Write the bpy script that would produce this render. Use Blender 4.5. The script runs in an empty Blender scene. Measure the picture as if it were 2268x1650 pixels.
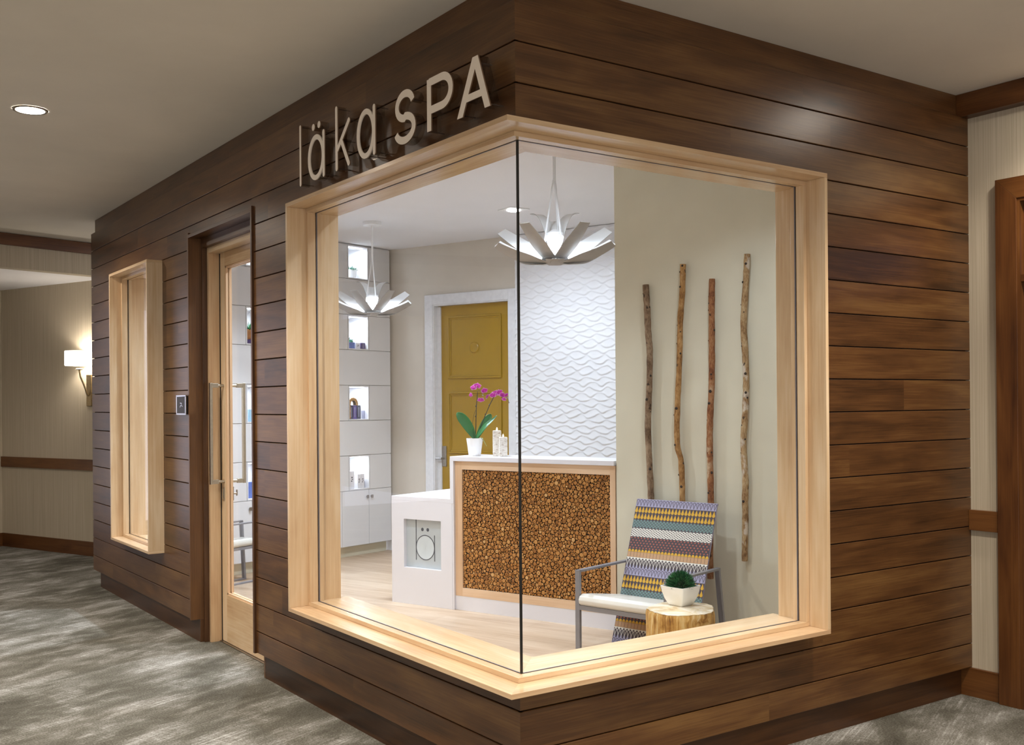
import bpy, bmesh, math, random
from mathutils import Vector, Matrix
random.seed(7)
TAU = 2 * math.pi
R = math.radians
SC = bpy.context.scene
COL = SC.collection

# ------------------------------------------------------------------ camera
cam_d = bpy.data.cameras.new('camera')
cam = bpy.data.objects.new('camera', cam_d)
COL.objects.link(cam)
cam_d.sensor_fit = 'HORIZONTAL'
cam_d.sensor_width = 36.0
cam_d.lens = 36.0 * 2314.0 / 2268.0
cam_d.shift_y = 63.7 / 2268.0
cam_d.clip_start = 0.05
cam.matrix_world = Matrix(((0.81848, 0.005848, -0.574506, -2.04504),
                           (-0.574482, -0.005375, -0.8185, -2.87996),
                           (-0.007874, 0.999968, -0.00104, 1.44414),
                           (0, 0, 0, 1)))
SC.camera = cam

# ------------------------------------------------------------------ world, exposure
world = bpy.data.worlds.new('lobby_light')
SC.world = world
world.use_nodes = True
bg = world.node_tree.nodes['Background']
bg.inputs[0].default_value = (1.0, 0.94, 0.90, 1)
bg.inputs[1].default_value = 1.45
# cooler daylight comes in from the far end of the lobby (+y, -x)
_wn, _wl = world.node_tree.nodes, world.node_tree.links
_tc = _wn.new('ShaderNodeTexCoord')
_dot = _wn.new('ShaderNodeVectorMath')
_dot.operation = 'DOT_PRODUCT'
_dot.inputs[1].default_value = (-0.35, 0.94, 0.0)
_wl.new(_tc.outputs['Generated'], _dot.inputs[0])
_rmp = _wn.new('ShaderNodeValToRGB')
_rmp.color_ramp.elements[0].position = 0.35
_rmp.color_ramp.elements[0].color = (1.0, 0.94, 0.90, 1)
_rmp.color_ramp.elements[1].position = 0.9
_rmp.color_ramp.elements[1].color = (0.95, 0.95, 1.12, 1)
_wl.new(_dot.outputs['Value'], _rmp.inputs[0])
_wl.new(_rmp.outputs[0], bg.inputs[0])
SC.view_settings.view_transform = 'Standard'
SC.view_settings.look = 'None'
SC.view_settings.gamma = 1.0
SC.view_settings.exposure = 0.0
SC.view_settings.use_curve_mapping = False

WARM = (1.0, 0.90, 0.77)
NEUT = (1.0, 0.96, 0.91)
COOL = (0.78, 0.885, 1.0)
ZC = 2.915      # lobby ceiling
ZS = 2.95       # spa ceiling


def lamp(name, kind, loc, power, color, size=0.1, spot=None, blend=0.6, parent=None, rot=None, shape=None, sizey=None):
    d = bpy.data.lights.new(name, kind)
    d.energy = power
    d.color = color
    if kind == 'AREA':
        d.size = size
        d.shape = shape or 'DISK'
        if sizey:
            d.shape = 'RECTANGLE'
            d.size_y = sizey
    else:
        d.shadow_soft_size = size
    if kind == 'SPOT':
        d.spot_size = R(spot or 90)
        d.spot_blend = blend
    o = bpy.data.objects.new(name, d)
    COL.objects.link(o)
    o.location = loc
    if rot:
        o.rotation_euler = rot
    if parent:
        o.parent = parent
    return o


# lobby downlights outside the frame, added as bare spots; one widened for the sign
for (x, y, p) in ((-1.02, 0.7, 170), (-1.02, -1.4, 160), (1.2, -1.3, 170), (-2.9, 1.5, 170), (0.5, -2.8, 150), (-3.0, -1.5, 150), (-2.9, 4.6, 190)):
    lamp('lobby_lamp', 'SPOT', (x, y, ZC - 0.03), p, WARM, 0.05, 172 if x < -2.5 and 0 < y < 3 else 125, 0.6)
# bare spots added above the window head to brighten the spa (out of view)
for (x, y, p) in ((0.75, 1.1, 85), (1.85, 0.8, 55), (0.8, 2.7, 150), (1.1, 4.3, 260), (1.6, 3.5, 150)):
    lamp('spa_fill', 'SPOT', (x, y, ZS - 0.02), p, COOL, 0.06, 130, 0.8)

# ------------------------------------------------------------------ materials


def srgb(h):
    h = h.lstrip('#')
    c = [int(h[i:i + 2], 16) / 255 for i in (0, 2, 4)]
    return tuple((x / 12.92 if x <= 0.04045 else ((x + 0.055) / 1.055) ** 2.4) for x in c) + (1,)


class NT:
    def __init__(s, name):
        s.m = bpy.data.materials.new(name)
        s.m.use_nodes = True
        s.t = s.m.node_tree
        s.b = s.t.nodes['Principled BSDF']
        s.out = s.t.nodes['Material Output']

    def n(s, typ, **kw):
        nd = s.t.nodes.new(typ)
        for k, v in kw.items():
            if k.startswith('i_'):
                key = k[2:]
                key = int(key) if key.isdigit() else key
                nd.inputs[key].default_value = v
            else:
                setattr(nd, k, v)
        return nd

    def l(s, a, b):
        s.t.links.new(a, b)

    def mapping(s, src, scale, rot=(0, 0, 0)):
        mp = s.n('ShaderNodeMapping')
        mp.inputs['Scale'].default_value = scale
        mp.inputs['Rotation'].default_value = rot
        s.l(src, mp.inputs[0])
        return mp.outputs[0]

    def noise(s, vec, scale=1, detail=4, rough=0.55, dist=0.0):
        nd = s.n('ShaderNodeTexNoise')
        nd.inputs['Scale'].default_value = scale
        nd.inputs['Detail'].default_value = detail
        nd.inputs['Roughness'].default_value = rough
        nd.inputs['Distortion'].default_value = dist
        s.l(vec, nd.inputs['Vector'])
        return nd.outputs[0]

    def ramp(s, fac, stops):
        nd = s.n('ShaderNodeValToRGB')
        cr = nd.color_ramp
        while len(cr.elements) < len(stops):
            cr.elements.new(0.5)
        for e, (p, c) in zip(cr.elements, stops):
            e.position = p
            e.color = c if len(c) == 4 else tuple(c) + (1,)
        s.l(fac, nd.inputs[0])
        return nd.outputs[0]

    def mix(s, fac, a, b, mode='MIX'):
        nd = s.n('ShaderNodeMix', data_type='RGBA', blend_type=mode)
        for sock, v in ((nd.inputs[0], fac), (nd.inputs[6], a), (nd.inputs[7], b)):
            if hasattr(v, 'links'):
                s.l(v, sock)
            else:
                sock.default_value = v
        return nd.outputs[2]

    def math(s, op, a, b=None, c=None):
        nd = s.n('ShaderNodeMath', operation=op)
        for i, v in enumerate((a, b, c)):
            if v is None:
                continue
            if hasattr(v, 'links'):
                s.l(v, nd.inputs[i])
            else:
                nd.inputs[i].default_value = v
        return nd.outputs[0]

    def bump(s, h, strength=0.2, dist=0.01):
        nd = s.n('ShaderNodeBump')
        nd.inputs['Strength'].default_value = strength
        nd.inputs['Distance'].default_value = dist
        s.l(h, nd.inputs['Height'])
        s.l(nd.outputs[0], s.b.inputs['Normal'])

    def uv(s):
        return s.n('ShaderNodeUVMap', uv_map='UVMap').outputs[0]

    def tone(s):
        nd = s.n('ShaderNodeVertexColor', layer_name='tone')
        sp = s.n('ShaderNodeSeparateColor')
        s.l(nd.outputs[0], sp.inputs[0])
        return sp.outputs[0], sp.outputs[1]

    def set(s, rough=0.5, metal=0.0, color=None, spec=None, coat=None, emis=None, estr=0):
        s.b.inputs['Roughness'].default_value = rough
        s.b.inputs['Metallic'].default_value = metal
        if color is not None:
            if hasattr(color, 'links'):
                s.l(color, s.b.inputs['Base Color'])
            else:
                s.b.inputs['Base Color'].default_value = color
        if spec is not None:
            s.b.inputs['Specular IOR Level'].default_value = spec
        if coat is not None:
            s.b.inputs['Coat Weight'].default_value = coat
        if emis is not None:
            s.b.inputs['Emission Color'].default_value = emis
            s.b.inputs['Emission Strength'].default_value = estr
        return s.m


def plain(name, col, rough=0.5, metal=0.0, spec=None, grain=0.06, gscale=30, bump=0.0, coat=None):
    """painted / solid surface with a faint procedural mottling"""
    t = NT(name)
    c = srgb(col) if isinstance(col, str) else tuple(col) + (1,)
    tc = t.n('ShaderNodeTexCoord').outputs['Object']
    nz = t.noise(tc, gscale, 5)
    lo = tuple(x * (1 - grain) for x in c[:3]) + (1,)
    hi = tuple(min(1, x * (1 + grain)) for x in c[:3]) + (1,)
    colr = t.ramp(nz, [(0.3, lo), (0.7, hi)])
    if bump:
        t.bump(nz, bump, 0.004)
    return t.set(rough, metal, colr, spec, coat)


def wood(name, dark, mid, light, rough=0.4, along=1.6, across=26, tonevar=0.5, bump=0.06, knots=0.0, spec=None, coat=None):
    """UV in metres, u along the grain; the tone layer shifts board by board"""
    t = NT(name)
    uv = t.uv()
    tr, tg = t.tone()
    off = t.n('ShaderNodeCombineXYZ')
    t.l(t.math('MULTIPLY', tg, 37.0), off.inputs[0])
    t.l(t.math('MULTIPLY', tr, 11.0), off.inputs[1])
    ad = t.n('ShaderNodeVectorMath', operation='ADD')
    t.l(uv, ad.inputs[0])
    t.l(off.outputs[0], ad.inputs[1])
    v = ad.outputs[0]
    fine = t.noise(t.mapping(v, (along * 2.2, across * 5, 1)), 1, 6, 0.6)
    fig = t.noise(t.mapping(v, (along, across * 0.45, 1)), 1, 3, 0.5, 1.2)
    blot = t.noise(t.mapping(v, (1.8, 6.5, 1)), 1, 3, 0.55, 0.6)
    f = t.math('ADD', t.math('MULTIPLY', fine, 0.32), t.math('ADD', t.math('MULTIPLY', fig, 0.34), t.math('MULTIPLY', blot, 0.34)))
    f = t.math('ADD', f, t.math('MULTIPLY', t.math('SUBTRACT', tr, 0.5), tonevar * 0.3))
    c = t.ramp(f, [(0.34, srgb(dark)), (0.5, srgb(mid)), (0.66, srgb(light))])
    t.bump(fine, bump, 0.002)
    return t.set(rough, 0, c, spec, coat)


def emit(name, col, strength):
    t = NT(name)
    return t.set(0.5, 0, (0.9, 0.9, 0.9, 1), emis=tuple(col) + (1,), estr=strength)


M = {}
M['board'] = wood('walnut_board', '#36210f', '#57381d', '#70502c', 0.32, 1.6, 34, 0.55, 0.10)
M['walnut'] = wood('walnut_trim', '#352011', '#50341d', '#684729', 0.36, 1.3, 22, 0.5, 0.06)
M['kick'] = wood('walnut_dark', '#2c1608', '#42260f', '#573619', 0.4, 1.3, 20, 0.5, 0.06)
M['maple'] = wood('maple', '#ba9874', '#cdb08c', '#dcc6a8', 0.22, 1.0, 16, 0.5, 0.03)
M['maple_pale'] = wood('maple_pale', '#c9a27e', '#d8b592', '#e3c5a6', 0.45, 1.0, 16, 0.4, 0.03)
M['cherry'] = wood('cherry_trim', '#3c1f0b', '#5a3516', '#6f4722', 0.38, 1.4, 22, 0.4, 0.05)
M['groove'] = plain('groove_shadow', (0.012, 0.008, 0.006), 0.9)
M['core'] = plain('plaster', '#d9d4cd', 0.7)
M['white_wall'] = plain('white_paint', '#dcdbdc', 0.55, gscale=8)
M['beige_wall'] = plain('beige_paint', '#cdc4b7', 0.6, grain=0.03, gscale=6)
M['cream_wall'] = plain('cream_paint', '#d5cfba', 0.55, grain=0.03, gscale=6)
M['trim_white'] = plain('white_trim', '#dcdcdf', 0.35)
M['cab_white'] = plain('cabinet_lacquer', '#d9d8da', 0.32, grain=0.02, gscale=5)
M['desk_white'] = plain('solid_surface_white', '#dddbe0', 0.3, grain=0.015, gscale=5)
M['ceil'] = plain('ceiling_paint', '#ddd7cc', 0.85, grain=0.03, gscale=3)
M['ceil_white'] = plain('ceiling_white', '#e2e1e4', 0.8, grain=0.02, gscale=3)
M['black'] = plain('black_plastic', (0.012, 0.012, 0.014), 0.35)
M['seal'] = plain('black_seal', (0.008, 0.008, 0.008), 0.3)
M['steel'] = plain('brushed_steel', '#9a9288', 0.34, 1.0, grain=0.12, gscale=90)
M['bronze'] = plain('aged_brass', '#a09072', 0.33, 1.0, grain=0.12, gscale=60)
M['nickel'] = plain('satin_nickel', '#bdb4a4', 0.32, 1.0, grain=0.08, gscale=60)
M['chrome'] = plain('satin_chrome', '#b9b9bd', 0.22, 1.0)
M['grey_metal'] = plain('grey_powdercoat', '#8c8c92', 0.42, 0.35, grain=0.04)
M['seat_vinyl'] = plain('ivory_vinyl', '#d6d3cb', 0.35, grain=0.02)
M['yellow'] = plain('mustard_paint', '#a07c0e', 0.38, grain=0.03, gscale=6)
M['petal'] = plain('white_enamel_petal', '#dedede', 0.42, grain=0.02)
M['petal_unlit'] = plain('white_petal_unlit_side', '#a3a09d', 0.40, 0.25, grain=0.05)  # grey puts the unlit outer side of the white petals into the colour
M['lamp_white'] = plain('white_enamel', '#e6e6e8', 0.3, grain=0.02)
M['led'] = emit('led_white', (1.0, 0.97, 0.95), 25)
M['led_warm'] = emit('led_warm', (1.0, 0.93, 0.82), 110)
M['shade'] = emit('lit_shade', (1.0, 0.90, 0.74), 5.0)
M['niche_led'] = emit('niche_led', (0.95, 0.97, 1.0), 9)
M['flame'] = emit('candle_flame_tip', (1.0, 0.9, 0.7), 2.0)
M['letter'] = plain('cream_letter_face', '#f3e7d8', 0.45, grain=0.015)
M['pot_white'] = plain('white_ceramic', '#eeeceb', 0.2, grain=0.01)
M['pot_cream'] = plain('cream_ceramic', '#efeeea', 0.22, grain=0.02)
M['soil'] = plain('bark_mulch', '#3a2417', 0.9, grain=0.4, gscale=120)
M['leaf'] = plain('orchid_leaf', '#2f6b3a', 0.33, grain=0.3, gscale=18)
M['stem'] = plain('orchid_stem', '#2a2416', 0.5, grain=0.2)
M['stem_green'] = plain('aerial_root', '#8fa06a', 0.5, grain=0.2)
M['magenta'] = plain('orchid_magenta', '#b0188f', 0.5, grain=0.35, gscale=90)
M['pinkedge'] = plain('orchid_pale_edge', '#dca5d6', 0.5, grain=0.1)
M['bud'] = plain('orchid_bud', '#8a7f86', 0.5)
M['grass'] = plain('grass_blade', '#12502f', 0.42, grain=0.6, gscale=40)
M['grass_lt'] = plain('grass_blade_light', '#3f8a50', 0.42, grain=0.4, gscale=40)
M['succulent'] = plain('succulent', '#1d6a55', 0.4, grain=0.4, gscale=60)
M['navy'] = plain('navy_carton', '#1e2037', 0.4, grain=0.2)
M['violet'] = plain('violet_carton', '#3c2b66', 0.4, grain=0.2)
M['blue_box'] = plain('blue_carton', '#5368a6', 0.4, grain=0.15)
M['pale_box'] = plain('pale_carton', '#dfdde2', 0.45, grain=0.03)
M['print'] = plain('dark_print', '#54535c', 0.5)
M['silver'] = plain('silver_print', '#aaa9b8', 0.4)
M['paleblue'] = plain('pale_blue_glass', '#9fc4da', 0.25)
M['terracotta'] = plain('terracotta', '#a06a3c', 0.7, grain=0.2)
M['frost'] = plain('frosted_panel', '#b9c0c4', 0.3, grain=0.02, gscale=8)
M['logo'] = plain('logo_dark_grey', '#54575f', 0.4)
M['birch_end'] = plain('birch_end', '#c3a884', 0.7, grain=0.2, gscale=60)
M['fab_dark'] = plain('fabric_charcoal', '#4a4045', 0.85, grain=0.2, gscale=300)
M['fab_lilac'] = plain('fabric_lilac', '#9f9bb4', 0.85, grain=0.08, gscale=300)
M['fab_yellow'] = plain('fabric_ochre', '#cda036', 0.85, grain=0.1, gscale=300)
M['fab_teal'] = plain('fabric_teal', '#6d8684', 0.85, grain=0.1, gscale=300)
M['fab_white'] = plain('fabric_white', '#e2ded4', 0.85, grain=0.03, gscale=300)
M['fab_tan'] = plain('fabric_tan', '#bb9470', 0.85, grain=0.08, gscale=300)
M['fab_orange'] = plain('fabric_coral', '#d9775c', 0.85, grain=0.1, gscale=300)
M['dark_glass'] = plain('dark_door_panel', '#2a1708', 0.3, grain=0.2)
M['lilac_glass'] = plain('obscure_glass', '#6b6885', 0.15, grain=0.1, gscale=40)


def mk_wallpaper():
    t = NT('vertical_weave_wallpaper')
    tc = t.n('ShaderNodeTexCoord').outputs['Object']
    a = t.noise(t.mapping(tc, (170, 170, 1.2)), 1, 5, 0.65)
    b = t.noise(t.mapping(tc, (30, 30, 0.5)), 1, 3, 0.5)
    f = t.math('ADD', t.math('MULTIPLY', a, 0.85), t.math('MULTIPLY', b, 0.15))
    c = t.ramp(f, [(0.35, srgb('#ada18d')), (0.5, srgb('#baae99')), (0.65, srgb('#c6bba8'))])
    t.bump(a, 0.15, 0.003)
    return t.set(0.75, 0, c, 0.2)


def mk_carpet():
    t = NT('streaked_carpet')
    tc = t.n('ShaderNodeTexCoord').outputs['Object']
    rot = (0, 0, R(-24))       # rows of yarn run along azimuth 66
    v = t.mapping(tc, (1, 1, 1), rot)
    big = t.noise(t.mapping(v, (0.8, 2.0, 1)), 1, 4, 0.6, 0.5)
    cloud = t.noise(t.mapping(v, (2.4, 5.0, 1)), 1, 5, 0.65, 0.3)
    rows = t.noise(t.mapping(v, (3.2, 80, 1)), 1, 3, 0.7)
    cross = t.noise(t.mapping(v, (75, 4.0, 1)), 1, 3, 0.7)
    pile = t.noise(v, 125, 3, 0.8)
    dash = t.noise(t.mapping(v, (150, 90, 1)), 1, 2, 0.7)
    mask = t.ramp(cloud, [(0.46, (0, 0, 0, 1)), (0.60, (1, 1, 1, 1))])
    rl_ = t.ramp(rows, [(0.47, (0, 0, 0, 1)), (0.60, (1, 1, 1, 1))])
    cl_ = t.ramp(cross, [(0.50, (0, 0, 0, 1)), (0.62, (1, 1, 1, 1))])
    s = t.math('ADD', t.math('MULTIPLY', big, 0.42), t.math('MULTIPLY', cloud, 0.42))
    s = t.math('ADD', s, t.math('MULTIPLY', t.math('SUBTRACT', pile, 0.5), 0.42))
    s = t.math('ADD', s, t.math('MULTIPLY', t.math('SUBTRACT', dash, 0.5), 0.22))
    s = t.math('ADD', s, t.math('MULTIPLY', t.math('MULTIPLY', rl_, mask), 0.10))
    s = t.math('ADD', s, t.math('MULTIPLY', t.math('MULTIPLY', cl_, mask), 0.06))
    s = t.math('ADD', s, 0.06)
    c = t.ramp(s, [(0.30, srgb('#3d3a33')), (0.46, srgb('#69665d')), (0.58, srgb('#93918b')), (0.76, srgb('#cfcecd'))])
    hh = t.math('ADD', pile, t.math('MULTIPLY', rows, 0.6))
    t.bump(hh, 0.7, 0.01)
    return t.set(0.95, 0, c, 0.08)


def mk_oak():
    t = NT('pale_oak_planks')
    uv = t.uv()
    br = t.n('ShaderNodeTexBrick')
    br.offset = 0.37
    t.l(uv, br.inputs['Vector'])
    br.inputs['Scale'].default_value = 1.0
    br.inputs['Brick Width'].default_value = 1.75
    br.inputs['Row Height'].default_value = 0.19
    br.inputs['Mortar Size'].default_value = 0.0012
    br.inputs['Color1'].default_value = (0.35, 0.35, 0.35, 1)
    br.inputs['Color2'].default_value = (0.65, 0.65, 0.65, 1)
    br.inputs['Mortar'].default_value = (0.1, 0.1, 0.1, 1)
    fine = t.noise(t.mapping(uv, (2.2, 60, 1)), 1, 5, 0.6)
    fig = t.noise(t.mapping(uv, (1.2, 9, 1)), 1, 4, 0.55, 0.9)
    f = t.math('ADD', t.math('MULTIPLY', fine, 0.3), t.math('MULTIPLY', fig, 0.4))
    f = t.math('ADD', f, t.math('MULTIPLY', br.outputs[0], 0.3))
    c = t.ramp(f, [(0.28, srgb('#80664f')), (0.42, srgb('#aa8f75')), (0.55, srgb('#c0a88f')), (0.7, srgb('#cfbda9'))])
    t.bump(fine, 0.05, 0.002)
    return t.set(0.42, 0, c)


def mk_glass(name, tint=(1, 1, 1, 1), gloss=0.02, ior=1.5):
    t = NT(name)
    t.t.nodes.remove(t.b)
    tr = t.n('ShaderNodeBsdfTransparent')
    tr.inputs[0].default_value = tint
    gl = t.n('ShaderNodeBsdfGlossy')
    gl.inputs['Roughness'].default_value = gloss
    gl.inputs['Color'].default_value = (1, 1, 1, 1)
    fr = t.n('ShaderNodeFresnel')
    gm = t.n('ShaderNodeNewGeometry')
    io = t.n('ShaderNodeMix', data_type='FLOAT')
    t.l(gm.outputs['Backfacing'], io.inputs[0])
    io.inputs[2].default_value = ior
    io.inputs[3].default_value = 1.0 / ior      # same reflectance seen from inside the sheet
    t.l(io.outputs[0], fr.inputs[0])
    mx = t.n('ShaderNodeMixShader')
    t.l(fr.outputs[0], mx.inputs[0])
    t.l(tr.outputs[0], mx.inputs[1])
    t.l(gl.outputs[0], mx.inputs[2])
    t.l(mx.outputs[0], t.out.inputs[0])
    return t.m


def mk_bark(name, a, b, c, dark, patch='#cfc4b4', patchy=0.6):
    t = NT(name)
    tc = t.n('ShaderNodeTexCoord').outputs['Object']
    big = t.noise(t.mapping(tc, (14, 14, 9)), 1, 4, 0.6, 0.5)
    fine = t.noise(t.mapping(tc, (120, 120, 45)), 1, 5, 0.7)
    f = t.math('ADD', t.math('MULTIPLY', big, 0.55), t.math('MULTIPLY', fine, 0.45))
    col = t.ramp(f, [(0.34, srgb(dark)), (0.44, srgb(a)), (0.53, srgb(b)), (0.62, srgb(c))])
    pt = t.noise(t.mapping(tc, (9, 9, 5.5)), 1, 5, 0.65)
    pf = t.ramp(pt, [(patchy, (0, 0, 0, 1)), (patchy + 0.06, (0.8, 0.8, 0.8, 1))])
    col = t.mix(pf, col, srgb(patch))
    kn = t.noise(t.mapping(tc, (22, 22, 16)), 1, 2, 0.5)
    kf = t.ramp(kn, [(0.67, (0, 0, 0, 1)), (0.70, (0.85, 0.85, 0.85, 1))])
    col = t.mix(kf, col, srgb('#2a1d14'))
    t.bump(fine, 0.5, 0.006)
    return t.set(0.8, 0, col, 0.2)


def mk_slices():
    t = NT('twig_slice_faces')
    tr, tg = t.tone()
    uv = t.uv()
    rings = t.n('ShaderNodeTexNoise')
    t.l(t.mapping(uv, (160, 160, 1)), rings.inputs['Vector'])
    rings.inputs['Scale'].default_value = 1
    f = t.math('ADD', t.math('MULTIPLY', tr, 0.7), t.math('MULTIPLY', rings.outputs[0], 0.3))
    c = t.ramp(f, [(0.12, srgb('#7d4f22')), (0.42, srgb('#a87036')), (0.7, srgb('#be8a4c')), (0.92, srgb('#d8b07a'))])
    return t.set(0.55, 0, c, 0.3)


def mk_stump():
    t = NT('petrified_wood_side')
    tc = t.n('ShaderNodeTexCoord').outputs['Object']
    st = t.noise(t.mapping(tc, (34, 34, 3.2)), 1, 6, 0.65, 0.6)
    bl = t.noise(t.mapping(tc, (7, 7, 5)), 1, 5, 0.6, 0.8)
    f = t.math('ADD', t.math('MULTIPLY', st, 0.6), t.math('MULTIPLY', bl, 0.4))
    c = t.ramp(f, [(0.34, srgb('#4d2f12')), (0.44, srgb('#95682c')), (0.52, srgb('#c49a55')), (0.60, srgb('#dcbf86')), (0.68, srgb('#ece0c4'))])
    t.bump(f, 0.8, 0.02)
    return t.set(0.5, 0, c, 0.4)


def mk_stump_top():
    t = NT('petrified_wood_top')
    tc = t.n('ShaderNodeTexCoord').outputs['Object']
    bl = t.noise(tc, 9, 6, 0.6, 0.7)
    c = t.ramp(bl, [(0.3, srgb('#b08d58')), (0.45, srgb('#d8c4a0')), (0.6, srgb('#ece4d4'))])
    return t.set(0.25, 0, c)


def mk_birch():
    t = NT('birch_bark_candle')
    tc = t.n('ShaderNodeTexCoord').outputs['Object']
    a = t.noise(t.mapping(tc, (30, 30, 60)), 1, 5, 0.6, 0.8)
    b = t.noise(t.mapping(tc, (40, 40, 150)), 1, 4, 0.6)
    f = t.math('ADD', t.math('MULTIPLY', a, 0.6), t.math('MULTIPLY', b, 0.4))
    c = t.ramp(f, [(0.32, srgb('#6d5b4c')), (0.41, srgb('#b9aa9a')), (0.5, srgb('#ddd5cb')), (0.65, srgb('#e8e3dc'))])
    return t.set(0.7, 0, c, 0.2)


M['wallpaper'] = mk_wallpaper()
M['carpet'] = mk_carpet()
M['oak'] = mk_oak()
M['glass'] = mk_glass('clear_glass', (0.985, 0.99, 0.99, 1), 0.0, 1.17)
M['acrylic'] = mk_glass('clear_acrylic', (0.74, 0.70, 0.66, 1), 0.05, 1.45)
M['clear'] = mk_glass('clear_plastic', (0.85, 0.85, 0.9, 1), 0.05, 1.45)
M['bark_a'] = mk_bark('bark_grey_brown', '#6f5844', '#8b735c', '#a48d74', '#3c2c20', '#b5a591', 0.68)
M['bark_b'] = mk_bark('bark_tan', '#8a6238', '#aa8050', '#c09a68', '#54361c', '#c9b08c', 0.66)
M['bark_c'] = mk_bark('bark_russet', '#7d4c30', '#9a6a46', '#a98262', '#4a2614', '#c1a98b', 0.62)
M['bark_d'] = mk_bark('bark_pale', '#8c6b48', '#ad8f68', '#bfa985', '#50371f', '#d2c7b8', 0.56)
M['knot'] = plain('bark_knot', '#2b2019', 0.85, grain=0.3, gscale=80)
M['slice'] = mk_slices()
M['slice_dark'] = plain('dark_mastic', (0.055, 0.026, 0.010), 0.8)
M['stump'] = mk_stump()
M['stump_top'] = mk_stump_top()
M['birch'] = mk_birch()

# ------------------------------------------------------------------ mesh builder


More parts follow.
